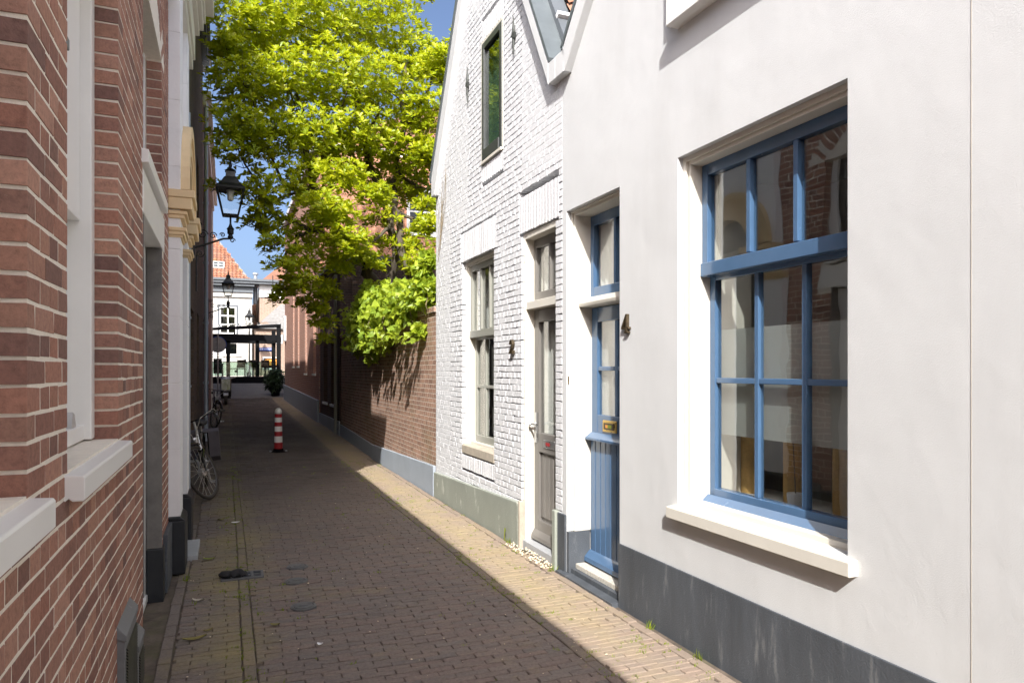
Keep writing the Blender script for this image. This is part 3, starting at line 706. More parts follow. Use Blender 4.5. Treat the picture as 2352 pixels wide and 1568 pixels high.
def spiral(m, c, r0, turns, ax, rr=.008, sgn=1):
    pts = []
    for i in range(22):
        a = sgn * 2 * PI * turns * i / 21; r = r0 * (1 - .8 * i / 21)
        pts.append((c[0] + r * math.cos(a) * ax, c[1], c[2] + r * math.sin(a)))
    m.tube(pts, rr, 6)
def wall_lantern(lab, x, y, z, xw, hs=1.04):
    t = thing('wall_lantern', lab, 'lantern', (xw, y, z), 'iron wall lanterns along the left facades')
    m = MB(); Lb = x - xw
    m.tube([(xw, y, z - .12), (xw + Lb * .35, y, z - .05), (xw + Lb * .8, y, z + .05), (x, y, z + .06)], .016, 8)
    m.box(xw, xw + .02, y - .03, y + .03, z - .3, z + .32)
    spiral(m, (xw + .13, y, z + .1), .075, 1.6, 1); spiral(m, (xw + Lb * .52, y, z + .09), .055, 1.5, 1); spiral(m, (xw + Lb * .78, y, z + .11), .04, 1.4, -1)
    spiral(m, (xw + .09, y, z - .2), .06, 1.5, 1, sgn=-1); spiral(m, (xw + .07, y, z + .24), .05, 1.5, 1); spiral(m, (x + .03, y, z + .03), .04, 1.2, 1)
    m.build('bracket', 'iron', t)
    MB().lathe([(.03, 0), (.045, .02), (.03, .06), (.05, .08), (.05, .14), (.06, .15), (.03, .19), (.014, .24)], (x, y, z + .06), 10).build('socket', 'iron', t)
    lantern_head(t, (x, y, z + .34), hs)
wall_lantern('large black iron lantern on scrolled bracket above the bicycles, under the leaves', .06, 11.9, 3.62, XD)
wall_lantern('smaller looking black iron lantern on the purple brick facade, seen against the white house', .05, 22.4, 3.40, XE, .88)
t = thing('lamp_post', 'slim black lamp post with lantern standing behind the glass terrace', 'street lamp', (1.35, 47.5, .9))
MB().lathe([(.12, 0), (.12, .5), (.07, .6), (.05, .9), (.045, 3.0), (.06, 3.05), (.03, 3.35)], (1.35, 47.5, .9), 12).build('post', 'iron', t, smooth=False)
lantern_head(t, (1.35, 47.5, 4.35), 1.35)

# ------------------------------------------------------------------ stucco house, number 4
XR = 2.48
s4 = thing('stucco_house', 'cream stucco house with blue window and door, house number 4', 'house', (XR, 2, 0))
WM, D4, WU = (2.235, 3.46, .80, 2.86), (4.12, 4.92, 0., 2.85), (2.3, 3.46, 3.70, 5.3)
ga = lambda y: min(4.0 + 1.08 * (4.85 - y), 7.5, 4.0 + 1.08 * (y + 2.2)) if y < 4.85 else 3.95
m = MB(); slab(m, XR, XR + .32, -2.2, 4.995, .0, ga, [WM, D4, WU], extra=(1.7, 1.05, 1.6, 4.85)); m.build('wall', 'stucco', s4)
slab(MB(), XR - .012, XR - .0005, -2.2, 4.12, -.05, lambda y: .425, []).build('plinth', 'plinth_grey', s4, bevel=.004)
B(XR - .0016, XR - .0006, 1.6945, 1.6962, .426, 6.8).build('wall_joint', 'concrete_bare', s4)
B(XR - .016, XR + .16, 4.9215, 5.061, -.05, .46).build('pier_base', 'plinth_grey', s4, bevel=.006)
# reveal foot in dark grey beside the door
B(XR + .0, XR + .19, 4.884, 4.9195, -.02, .334).build('jamb_foot', 'plinth_grey', s4, bevel=.003)
# gable coping and the valley between both gables
cp = MB().prism([(4.84, 3.91), (4.87, 4.09), (1.7, 7.58), (1.7, 7.36)], 'x', XR - .065, XR + .1); cp.build('coping', 'stucco', s4, bevel=.006)
B(XR - .065, XR + .1, 4.845, 5.0, 3.912, 4.088).build('valley_block', 'stucco', s4, bevel=.006)
m = MB(); m.box(XR - .07, XR + .3, 4.86, 4.885, 4.09, 4.115); m.prism([(4.87, 4.10), (4.90, 4.115), (1.7, 7.64), (1.7, 7.59)], 'x', XR - .07, XR + .1); m.build('coping_flashing', 'slate_metal', s4)
MB().prism([(4.84, 3.9), (1.7, 7.36), (-1.6, 3.9)], 'x', XR + .33, 10).build('roof', 'roof_tile', s4)
B(XR + 1.6, 10, -2.2, 4.99, 0, 3.9).build('house_body', 'room_wall', s4)

def muntin_window(par, h, xw, frame_mat, sash_mat, nx, zmid, bars, casing, xs, pane='pane', sill_x=.05, sill_mat='cream_paint', sillh=.065, rooms=True, curtain=None):
    """a sliding sash window in the street facade: casing, upper and lower sash, panes, sill"""
    y0, y1, z0, z1 = h; c = casing
    w_ = MB(); xa = xw + .055
    w_.box(xa, xs + .1, y0, y0 + c, z0, z1).box(xa, xs + .1, y1 - c, y1, z0, z1).box(xa, xs + .1, y0 + c, y1 - c, z1 - c, z1).box(xa + .02, xs + .1, y0 + c, y1 - c, z0, z0 + .03)
    w_.box(xa - .018, xa - .001, y0, y0 + .028, z0, z1).box(xa - .018, xa - .001, y1 - .028, y1, z0, z1).box(xa - .018, xa - .001, y0 + .028, y1 - .028, z1 - .028, z1)
    o = w_.build('window', frame_mat, par, bevel=.003)
    a, b = y0 + c + .002, y1 - c - .002; sw = .05
    u = MB(); xu = xs - .02
    u.box(xu, xs + .035, a, a + sw, zmid - .04, z1 - c).box(xu, xs + .035, b - sw, b, zmid - .04, z1 - c).box(xu, xs + .035, a + sw, b - sw, z1 - c - .065, z1 - c).box(xu - .012, xs + .035, a - .001, b + .001, zmid - .036, zmid + .042)
    pw = (b - a - 2 * sw) / nx
    for i in range(1, nx): u.box(xu + .004, xs + .03, a + sw + pw * i - .016, a + sw + pw * i + .016, zmid + .05, z1 - c - .065)
    u.build('upper_sash', sash_mat, o, bevel=.004)
    l = MB(); x0, x1 = xs + .037, xs + .085; zb = z0 + .03
    l.box(x0, x1, a + .001, a + sw, zb, zmid).box(x0, x1, b - sw, b - .001, zb, zmid).box(x0 - .01, x1, a + sw, b - sw, zb, zb + .075).box(x0, x1, a + sw, b - sw, zmid - .06, zmid - .002)
    l.prism([(x0 - .065, zb - .002), (x0 - .005, zb + .03), (x0 - .005, zb - .002)], 'y', a, b) if False else None
    for i in range(1, nx): l.box(x0 + .004, x1 - .004, a + sw + pw * i - .016, a + sw + pw * i + .016, zb + .075, zmid - .06)
    for zz in bars:
        for i in range(nx): l.box(x0 + .006, x1 - .006, a + sw + pw * i + (.0165 if i else 0), a + sw + pw * (i + 1) - (.0165 if i < nx - 1 else 0), zz - .016, zz + .016)
    l.build('lower_sash', sash_mat, o, bevel=.004)
    g = MB().box(xs + .01, xs + .013, a + sw, b - sw, zmid, z1 - c - .06).box(xs + .06, xs + .063, a + sw, b - sw, zb + .07, zmid - .05); g.build('pane', pane, o)
    if sill_x:
        MB().prism([(xs + .02, z0 + .012), (xw - sill_x, z0 - .012), (xw - sill_x, z0 - .012 - sillh), (xw + .0, z0 - .012 - sillh), (xs + .02, z0 - .09)], 'y', y0 - (.05 if sill_x > .03 else -.002), y1 + (.05 if sill_x > .03 else -.002)).build('sill', sill_mat, o, bevel=.004)
    return o
def room(par, y0, y1, z0, z1, x0, x1, mat='room_wall'):
    m = MB(); t = .02
    m.box(x1, x1 + t, y0, y1, z0, z1).box(x0, x1, y0 - t, y0, z0, z1).box(x0, x1, y1, y1 + t, z0, z1).box(x0, x1, y0, y1, z0 - t, z0).box(x0, x1, y0, y1, z1, z1 + t)
    return m.build('interior', mat, par)
wm = muntin_window(s4, WM, XR, 'cream_paint', 'blue_paint', 3, 2.19, [1.54], .05, 2.635)
b_ = MB().prism([(2.60, .82), (2.655, .865), (2.66, .865), (2.66, .82)], 'y', 2.29, 3.405); b_.build('weather_bar', 'blue_paint', wm, bevel=.003)
room(wm, 1.0, 4.0, .7, 2.95, 2.81, 4.05)
B(2.735, 2.738, 2.3, 3.4, 1.22, 1.84).build('frosted_film', 'frost', wm)
B(2.74, 2.99, 3.412, 3.45, .84, 2.9).build('lining', 'cream_paint', wm, bevel=.004)
B(2.81, 3.05, 2.1, 3.6, .80, .84).build('window_board', 'white_paint', wm)
sp = thing('scratching_post', 'cat scratching post wound with ochre sisal behind the blue window', 'cat furniture', (3.0, 3.05, .84))
for y in (3.37, 3.02, 2.675): MB().tube([(2.95, y, .86), (2.95, y, 1.75)], .06, 20).build('sisal_post', 'sisal', sp, smooth=False)
B(2.85, 3.14, 2.5, 3.44, .841, .86).build('base', 'curtain', sp); B(2.87, 3.14, 2.5, 3.44, 1.75, 1.78).build('top_shelf', 'curtain', sp)
op = thing('orchid', 'pink orchid standing behind the frosted film of the blue window', 'plant', (2.81, 2.9, .84))
MB().lathe([(.035, 0), (.045, .09), (.045, .1)], (2.82, 2.88, .842), 14).build('pot', 'white_paint', op)
MB().tube([(2.82, 2.88, .93), (2.81, 2.89, 1.25), (2.80, 2.95, 1.55), (2.79, 3.03, 1.66)], .004, 6).build('stem', 'twig', op)
for mt, spots_ in (('orchid_pink', ((3.05, 1.655), (3.03, 1.63))), ('sign_white', ((3.0, 1.69), (2.95, 1.59), (3.26, 1.66), (2.93, 1.62), (3.03, 1.70)))):
    m = MB()
    for (y, z) in spots_:
        for j in range(5):
            a = j * 1.257; m.arr([(2.78, y, z), (2.77, y + .04 * math.cos(a - .6), z + .04 * math.sin(a - .6)), (2.765, y + .055 * math.cos(a), z + .055 * math.sin(a)), (2.77, y + .04 * math.cos(a + .6), z + .04 * math.sin(a + .6))], [(0, 1, 2, 3)])
    m.build('flower', mt, op, recalc=False)
wu = muntin_window(s4, WU, XR - .055, 'white_paint', 'white_paint', 3, 4.7, [4.2], .06, 2.56, sill_x=.03, sill_mat='white_paint')
m = MB().box(XR - .035, XR - .001, 2.2, 2.298, 3.66, 5.3).box(XR - .035, XR - .001, 3.462, 3.53, 3.66, 5.3); m.build('trim', 'white_paint', wu, bevel=.004)
room(wu, 1.5, 3.9, 3.6, 5.4, 2.81, 3.8, 'room_dark')
# blue door with transom
xd = 2.673
dc = MB(); y0, y1 = D4[0], D4[1]
for a, b in ((y0, y0 + .032), (y1 - .032, y1)): dc.box(XR + .055, xd + .09, a, b, .335, 2.85)
dc.box(XR + .055, xd + .09, y0 + .032, y1 - .032, 2.815, 2.85); dc.box(XR + .10, xd + .09, y0 + .032, y1 - .032, 2.095, 2.16)
dc.box(XR + .037, XR + .054, y1 - .014, y1, .335, 2.85).box(XR + .037, XR + .054, y0, y1 - .014, 2.836, 2.85)
dc.prism([(XR + .085, 2.12), (XR + .099, 2.158), (XR + .099, 2.097), (XR + .09, 2.097)], 'y', y0 + .034, y1 - .034)
door4 = dc.build('door', 'cream_paint', s4, bevel=.003)
a, b = y0 + .034, y1 - .034; cyd = (a + b) / 2
tr = MB().box(xd, xd + .05, a, a + .05, 2.162, 2.813).box(xd, xd + .05, b - .05, b, 2.162, 2.813).box(xd, xd + .05, a + .05, b - .05, 2.735, 2.813).box(xd, xd + .05, a + .05, b - .05, 2.162, 2.25).box(xd + .003, xd + .047, cyd - .015, cyd + .015, 2.25, 2.735)
tr.build('transom_frame', 'blue_paint', door4, bevel=.004)
l = MB().box(xd + .01, xd + .055, a + .003, a + .095, .12, 2.09).box(xd + .01, xd + .055, b - .095, b - .003, .12, 2.09).box(xd + .01, xd + .055, a + .095, b - .095, 1.975, 2.09).box(xd + .01, xd + .055, a + .095, b - .095, 1.10, 1.255)
l.box(xd + .016, xd + .05, cyd - .02, cyd + .02, 1.255, 1.975).box(xd + .016, xd + .05, a + .095, cyd - .0205, 1.595, 1.63).box(xd + .016, xd + .05, cyd + .0205, b - .095, 1.595, 1.63)
leaf4 = l.build('door_leaf', 'blue_paint', door4, bevel=.005)
bd = MB().box(xd + .03, xd + .04, a + .005, b - .005, .14, 1.1); nb = 9; bw = (b - a - .02) / nb
for i in range(nb): bd.box(xd - .004, xd + .031, a + .01 + i * bw + .004, a + .01 + (i + 1) * bw - .004, .15, 1.098)
bd.build('board_panel', 'blue_paint', door4, bevel=.003)
MB().prism([(xd - .05, 1.055), (xd - .05, 1.075), (xd + .009, 1.115), (xd + .009, 1.055)], 'y', a + .002, b - .002).build('drip_rail', 'blue_paint', door4, bevel=.004)
MB().prism([(xd - .06, .10), (xd - .055, .135), (xd - .02, .175), (xd + .012, .195), (xd + .012, .10)], 'y', a + .002, b - .002).build('kick_rail', 'blue_paint', door4, bevel=.004)
MB().box(xd + .03, xd + .034, a + .09, b - .09, 1.25, 1.98).box(xd + .03, xd + .034, a + .05, b - .05, 2.25, 2.735).build('pane', 'pane', door4)
lp = MB().box(xd - .003, xd + .0095, 4.49, 4.69, 1.13, 1.22).build('letter_plate', 'brass', door4, bevel=.006)
B(xd - .009, xd - .0035, 4.515, 4.665, 1.15, 1.2).build('flap', 'bronze', lp, bevel=.003)
B(xd - .0105, xd - .0092, 4.60, 4.635, 1.163, 1.187).build('sticker', 'amber', lp); B(xd - .0105, xd - .0092, 4.545, 4.598, 1.163, 1.187).build('sticker', 'moss_leaf', lp)
MB().box(xd + .06, xd + .062, a, b, 1.2, 1.99).box(xd + .09, xd + .092, a, cyd + .1, 2.2, 2.8).build('curtain', 'curtain', door4)
m = MB(); k = 16
for i in range(k):
    ya, yb = cyd + .05 + .3 * i / k, cyd + .05 + .3 * (i + 1) / k
    m.arr([(xd + .075 + .012 * math.sin(i * 1.7), ya, 2.17), (xd + .075 + .012 * math.sin(i * 1.7 + 1.7), yb, 2.17), (xd + .075 + .012 * math.sin(i * 1.7 + 1.7), yb, 2.8), (xd + .075 + .012 * math.sin(i * 1.7), ya, 2.8)], [(0, 1, 2, 3)])
m.build('curtain', 'curtain', door4, smooth=True, recalc=False)
room(door4, D4[0], D4[1], 0, 2.95, 2.81, 3.6, 'room_dark')
B(XR + .06, xd + .05, a, b, .02, .085).build('doorstep', 'granite_step', s4, bevel=.006)
B(XR + .02, XR + .058, y0 + .001, y1 - .001, -.02, .05).build('riser', 'plinth_grey', s4)
B(XR - .06, XR + .019, y0 + .001, y1 + .08, -.02, .015).build('kerb_stone', 'plinth_grey', s4)
bell = MB().lathe([(.0, 0), (.016, .002), (.018, .03), (.016, .058), (.0, .06)], (0, 0, 0), 12).xf(lambda p: Vector((XR + .012 - abs(p.x) * .3, y1 - .001 - .012 + p.y * .6, 1.49 + p.z * 1.1))); bell.build('door_bell', 'brass', s4)
nb_ = thing('unseen_bounce_house', 'unseen pale house added behind the viewpoint to bounce sunlight', 'house', (XR, -8, 0))  # unseen wall, added to bounce light onto the left facades
B(XR, XR + 7, -16, -2.21, 0, 6.5).build('wall', 'stucco', nb_)
# house numbers, cut as solid figures
def solid_strokes(name, mat, par, strokes, x0, x1, cy_, cz, h):
    m = MB()
    for i, (pa, pb, wa) in enumerate(strokes):
        pa, pb = Vector(pa), Vector(pb); d_ = (pb - pa).normalized(); n_ = Vector((-d_.y, d_.x)) * wa * .4; e_ = d_ * wa * .15
        q = [pa - e_ + n_, pb + e_ + n_, pb + e_ - n_, pa - e_ - n_]
        m.prism([(cy_ - p.x * h, cz + p.y * h) for p in q], 'x', x0 - .0004 * i, x1)     # +x on the figure runs towards the viewer's right
    return m.build(name, mat, par, bevel=.001)
four = [((.08, .95), (-.33, .32), .15), ((-.36, .28), (.36, .28), .13), ((.12, 1.0), (.12, .02), .2), ((-.05, .05), (.30, .05), .1)]
solid_strokes('house_number', 'bronze', s4, four, XR - .022, XR - .002, 4.02, 1.845, .125)
two = [((-.26, .72), (-.2, .9), .17), ((-.2, .9), (0, .99), .13), ((0, .99), (.2, .9), .15), ((.2, .9), (.25, .72), .17), ((.25, .72), (.12, .48), .17), ((.12, .48), (-.25, .1), .15), ((-.3, .07), (.3, .07), .15), ((.3, .1), (.32, .25), .1)]

# ------------------------------------------------------------------ white brick house, number 2
s2 = thing('white_brick_house', 'white painted brick gable house with grey door, house number 2', 'house', (XR, 6.8, 0))
w2, d2, u2 = (6.536, 7.56, .77, 2.82), (5.12, 5.83, 0., 2.835), (6.277, 6.90, 3.74, 5.03)
AP = (6.74, 6.95)
def top2(y): return min(4.0 + 1.79 * (y - 5.13), 4.0 + 1.62 * (8.55 - y))
def cut2(z0, z1): return [(h[0], h[1]) for h in (w2, d2, u2) if z1 > h[2] + .01 and z0 < h[3] - .01] + [(h[0] - .06, h[1] + .06) for h in (w2, d2) if z1 > h[3] and z0 < h[3] + .34] + ([(u2[0], u2[1])] if z1 > 5.03 and z0 < 5.24 else []) + ([(u2[0], u2[1])] if z1 > 3.55 and z0 < 3.74 else []) + ([(w2[0] - .02, w2[1] + .02)] if z1 > .5 and z0 < .66 else []) + ([(w2[0], w2[1])] if z1 > .66 and z0 < .78 else [])
bs = Bricks(); courses(bs, 5.005, 8.62, .3, 7.0, cut2, .0585, .187, .0075, .11, top=lambda y: top2(y) if 5.13 < y < 8.55 else 3.98)
def soldiers(bs, ya, yb, za, zb, n2=1):
    k = int((yb - ya) / .055); p = (yb - ya) / k
    for i in range(k):
        for j in range(n2):
            hgt = (zb - za) / n2
            bs.add(ya + i * p, ya + (i + 1) * p - .008, za + j * hgt, za + (j + 1) * hgt - .007, 0., .11)
soldiers(bs, w2[0] - .055, w2[1] + .055, 2.825, 3.15, 1); soldiers(bs, d2[0] - .055, d2[1] + .055, 2.84, 3.17, 1); soldiers(bs, u2[0], u2[1], 5.035, 5.235); soldiers(bs, u2[0], u2[1], 3.555, 3.735); soldiers(bs, w2[0] - .02, w2[1] + .02, .50, .655)
bs.mesh(lambda V: np.stack([XR - V[:, 2], V[:, 0], V[:, 1]], 1), .0020, .0022, .0006, .006).build('wall', 'brick_white', s2, recalc=True)
m = MB(); slab(m, XR + .0014, XR + .3, 5.0, 8.62, 0, lambda y: top2(y) if 5.13 < y < 8.55 else 4.0, [(h[0] - e, h[1] + e, h[2] - e, h[3] + e) for h in (w2, d2, u2)], extra=(5.14, AP[0], 8.54)); m.build('mortar', 'mortar_white', s2)
B(3.4, 10, 5.0, 8.6, 0, 4).build('house_body', 'room_dark', s2)
# plinth: the painted edge climbs towards the door
m = MB().prism([(5.845, -.05), (8.63, -.05), (8.63, .30), (5.845, .40)], 'x', XR - .03, XR + .01); m.build('plinth', 'plinth_sage', s2, bevel=.01)
B(XR - .032, XR + .02, 5.80, 5.844, -.05, .42).build('jamb_foot', 'concrete_bare', s2, bevel=.01)
B(XR - .035, XR + .05, 5.062, 5.125, -.05, .47).build('jamb_foot', 'plinth_sage', s2, bevel=.008)
# gable copings
m = MB().prism([(5.13, 3.91), (5.13, 4.09), (AP[0], AP[1] + .05), (AP[0], AP[1] - .2)], 'x', XR - .065, XR + .1).prism([(AP[0], AP[1] - .2), (AP[0], AP[1] + .05), (8.62, 4.03), (8.62, 3.80), (8.50, 3.80)], 'x', XR - .065, XR + .1)
m.box(XR - .063, XR + .1, 5.002, 5.13, 3.913, 4.088)
m.build('coping', 'stucco', s2, bevel=.008)
m = MB().prism([(8.64, 3.98), (8.66, 4.06), (AP[0], AP[1] + .12), (AP[0], AP[1] + .055)], 'x', XR - .08, XR + .3); m.prism([(5.12, 4.10), (5.10, 4.125), (AP[0] - .0, AP[1] + .1), (AP[0], AP[1] + .052)], 'x', XR - .07, XR + .1); m.build('coping_flashing', 'slate_metal', s2)
# roof slopes: lead near the gable, pantiles beyond
def slope_pts(y0, z0, y1, z1, x0, x1, t=.05): return [(y0, z0), (y1, z1), (y1, z1 - t * 2), (y0, z0 - t * 2)]
MB().prism(slope_pts(5.0, 4.08, AP[0], AP[1] + .03, 0, 0), 'x', XR + .101, XR + .235).build('lead_roof', 'lead', s2)
m = MB()
for f_ in (.17, .55): 
    y = 5.0 + (AP[0] - 5.0) * f_; z = 4.09 + (AP[1] - 4.05) * f_
    m.obox((XR + .165, y, z + .012), (.066, 0, 0), (0, .012, .02), (0, -.02, .012))
m.build('lead_seam', 'sign_white', s2)
def tiles(par, name, o, u, v, nu, nv, lu, lv):
    """pantiles on a slope: o corner, u along the eaves, v up the slope"""
    o, u, v = Vector(o), Vector(u).normalized(), Vector(v).normalized(); n_ = u.cross(v).normalized()
    if n_.z < 0: n_ = -n_
    m = MB()
    for j in range(nv):
        for i in range(nu):
            q = []
            for jj in (0, 1):
                for s_ in range(5):
                    t = s_ / 4; hh = .035 * math.sin(PI * 2 * t) + (.03 if jj == 0 else .0) + R.uniform(-.004, .004)
                    q.append(o + u * ((i + t * 1.02) * lu) + v * ((j + jj * 1.12) * lv) + n_ * (hh + .04))
            m.arr(q, [(s_, s_ + 1, 6 + s_, 5 + s_) for s_ in range(4)] + [(s_ + 1, s_, s_, s_ + 1)[:0] for s_ in range(0)])
    return m
sl = math.hypot(AP[0] - 5.0, AP[1] - 4.05)
tiles(s2, 'tiles', (XR + .235, 5.0, 4.04), (1, 0, 0), (0, AP[0] - 5.0, AP[1] - 4.05), 24, int(sl / .26), .22, .26).build('roof', 'roof_tile', s2, recalc=False)
MB().prism([(5.05, 4.0), (AP[0], AP[1] - .08), (8.6, 4.0)], 'x', XR + .31, 10).build('attic', 'slate_roof', s2)
w2o = muntin_window(s2, w2, XR + .01, 'cream_paint', 'sage_paint', 3, 2.0, [1.42], .05, 2.585, sill_x=.012, sill_mat='concrete_bare', sillh=.09)
room(w2o, 6.3, 7.8, .7, 2.95, 2.79, 3.39, 'room_dark')
m = MB(); k = 14
for i in range(k):
    ya, yb = 7.37 + .12 * i / k, 7.37 + .12 * (i + 1) / k
    m.arr([(2.74 + .012 * math.sin(i * 2.3), ya, .86), (2.74 + .012 * math.sin(i * 2.3 + 2.3), yb, .86), (2.74 + .012 * math.sin(i * 2.3 + 2.3), yb, 2.75), (2.74 + .012 * math.sin(i * 2.3), ya, 2.75)], [(0, 1, 2, 3)])
m.build('curtain', 'curtain', w2o, smooth=True, recalc=False)
# tall upper window, dark frame
uo = MB().box(XR - .004, XR + .12, u2[0], u2[0] + .03, u2[2], u2[3]).box(XR - .004, XR + .12, u2[1] - .03, u2[1], u2[2], u2[3]).box(XR - .004, XR + .12, u2[0] + .03, u2[1] - .03, u2[3] - .03, u2[3]).box(XR - .02, XR + .12, u2[0] + .0301, u2[1] - .0301, u2[2], u2[2] + .03).build('window', 'cream_paint', s2, bevel=.003)
a, b, c_, d_ = u2[0] + .032, u2[1] - .032, u2[2] + .032, u2[3] - .032
MB().box(XR - .01, XR + .05, a, a + .06, c_, d_).box(XR - .01, XR + .05, b - .06, b, c_, d_).box(XR - .01, XR + .05, a + .06, b - .06, d_ - .07, d_).box(XR - .02, XR + .05, a + .06, b - .06, c_, c_ + .11).build('sash', 'dark_paint', uo, bevel=.005)
B(XR + .02, XR + .024, a + .06, b - .06, c_ + .11, d_ - .07).build('pane', 'tint_pane', uo)
room(uo, u2[0], u2[1], u2[2], u2[3], XR + .28, XR + .8, 'room_dark')
B(XR + .1, XR + .104, b - .2, b - .05, c_ + .1, d_ - .07).build('curtain', 'curtain', uo)
# grey door
x2 = 2.59
dc = MB(); y0, y1 = d2[0], d2[1]
for a, b in ((y0, y0 + .035), (y1 - .035, y1)): dc.box(XR + .02, x2 + .09, a, b, .07, 2.833)
dc.box(XR + .02, x2 + .09, y0 + .035, y1 - .035, 2.78, 2.833).box(XR + .03, x2 + .09, y0 + .035, y1 - .035, 2.145, 2.215)
door2 = dc.build('door', 'cream_paint', s2, bevel=.003)
a, b = y0 + .037, y1 - .037; cyd = (a + b) / 2
MB().box(x2, x2 + .05, a, a + .045, 2.217, 2.778).box(x2, x2 + .05, b - .045, b, 2.217, 2.778).box(x2, x2 + .05, a + .045, b - .045, 2.7, 2.778).box(x2, x2 + .05, a + .045, b - .045, 2.217, 2.3).box(x2 + .003, x2 + .047, cyd - .015, cyd + .015, 2.3, 2.7).build('transom_frame', 'grey_paint', door2, bevel=.003)
l = MB().box(x2, x2 + .055, a + .003, a + .1, .1, 2.14).box(x2, x2 + .055, b - .1, b - .003, .1, 2.14).box(x2, x2 + .055, a + .1, b - .1, 2.03, 2.14).box(x2, x2 + .055, a + .1, b - .1, .87, 1.04).box(x2, x2 + .055, a + .1, b - .1, .1, .26)
l.box(x2 + .03, x2 + .05, a + .1, b - .1, .26, .87)
nb = 5; bw = (b - a - .2) / nb
for i in range(nb): l.box(x2 + .02, x2 + .031, a + .1 + i * bw + .004, a + .1 + (i + 1) * bw - .004, .29, .85)
l.build('door_leaf', 'grey_paint', door2, bevel=.004)
MB().prism([(x2 - .035, .085), (x2 - .03, .12), (x2 - .001, .17), (x2 - .001, .085)], 'y', a + .002, b - .002).build('kick_rail', 'grey_paint', door2, bevel=.003)
MB().box(x2 + .025, x2 + .029, a + .1, b - .1, 1.04, 2.03).box(x2 + .025, x2 + .029, a + .045, b - .045, 2.3, 2.7).build('pane', 'pane', door2)
lp = B(x2 - .008, x2 - .0005, 5.36, 5.58, .92, .99).build('letter_slot', 'steel', door2, bevel=.003); B(x2 - .0095, x2 - .0082, 5.45, 5.53, .94, .97).build('sticker', 'sign_red', lp)
m = MB().box(x2 - .012, x2 - .0005, b - .075, b - .03, .95, 1.22).tube([(x2 - .01, b - .052, 1.12), (x2 - .06, b - .052, 1.12), (x2 - .06, b - .19, 1.12)], .011, 8); m.tube([(x2 - .06, b - .055, 1.12), (x2 - .075, b - .05, 1.12)], .018, 8); m.build('handle', 'steel', door2)
m = MB(); k = 14
for (za, zb) in ((1.0, 2.06), (2.25, 2.76)):
    for i in range(k):
        ya, yb = b - .36 + .33 * i / k, b - .36 + .33 * (i + 1) / k
        m.arr([(x2 + .1 + .012 * math.sin(i * 2.1), ya, za), (x2 + .1 + .012 * math.sin(i * 2.1 + 2.1), yb, za), (x2 + .1 + .012 * math.sin(i * 2.1 + 2.1), yb, zb), (x2 + .1 + .012 * math.sin(i * 2.1), ya, zb)], [(0, 1, 2, 3)])
m.build('curtain', 'curtain', door2, smooth=True, recalc=False)
room(door2, d2[0], d2[1], 0, 2.9, 2.79, 3.38, 'room_dark')
B(XR - .0, x2 + .05, y0 + .002, y1 - .002, -.02, .07).build('threshold', 'step_stone', s2, bevel=.006)
solid_strokes('house_number', 'bronze', s2, two, XR - .03, XR - .004, 6.02, 1.75, .13)
for (y, z, h_) in ((7.31, 4.75, .38), (5.97, 4.70, .34)):
    m = MB().tube([(XR - .02, y, z - h_ / 2), (XR - .022, y + .005, z - .02), (XR - .022, y - .004, z + .05), (XR - .02, y, z + h_ / 2)], [.006, .013, .013, .005], 6); m.obox((XR - .02, y, z), (.012, 0, 0), (0, .028, .01), (0, -.01, .022)); m.build('wall_anchor', 'rust_iron', s2)
V = []; m = MB()
for k in range(9):
    y, z = 8.48 - k * .02, 2.95 + k * .05; pts = []
    for i in range(7):
        pts.append((XR - .012, y, z)); y -= R.uniform(-.02, .06); z += R.uniform(.05, .16)
    m.tube(pts, .0022, 4)
tag(m.build('dry_vine', 'twig'), 'thin bare vine stems clinging to the left edge of the white brick gable', 'vine')
bt = MB().tube([(XR - .06, 6.1, 0), (XR - .055, 6.1, .12)], .004, 6); bt.arr([(XR - .06, 6.1, .05), (XR - .06, 6.06, .1), (XR - .055, 6.07, .13), (XR - .055, 6.1, .09)], [(0, 1, 2, 3)])
tag(bt.build('seedling', 'moss_leaf', recalc=False), 'single bright green weed standing against the sage plinth', 'plant')

# ------------------------------------------------------------------ garden wall, ivy, tree
gw = thing('garden_wall', 'old brown brick garden wall with blue grey plinth under the ivy', 'wall', (XR, 12, 0))
m = MB().prism([(8.625, -.05), (16.6, -.05), (16.6, 2.35), (8.625, 2.35)], 'x', XR + .005, XR + .28); m.build('brickwork', 'brick_garden', gw)
B(XR - .02, XR + .3, 8.64, 16.6, 2.351, 2.42).build('coping', 'brick_garden', gw)
m = MB().prism([(8.635, -.02), (12.8, -.02), (12.8, .25), (8.635, .38)], 'x', XR - .035, XR + .006).prism([(12.801, -.02), (16.6, .0), (16.6, .34), (12.801, .25)], 'x', XR - .02, XR + .006); m.build('plinth', 'plinth_blue', gw, bevel=.01)

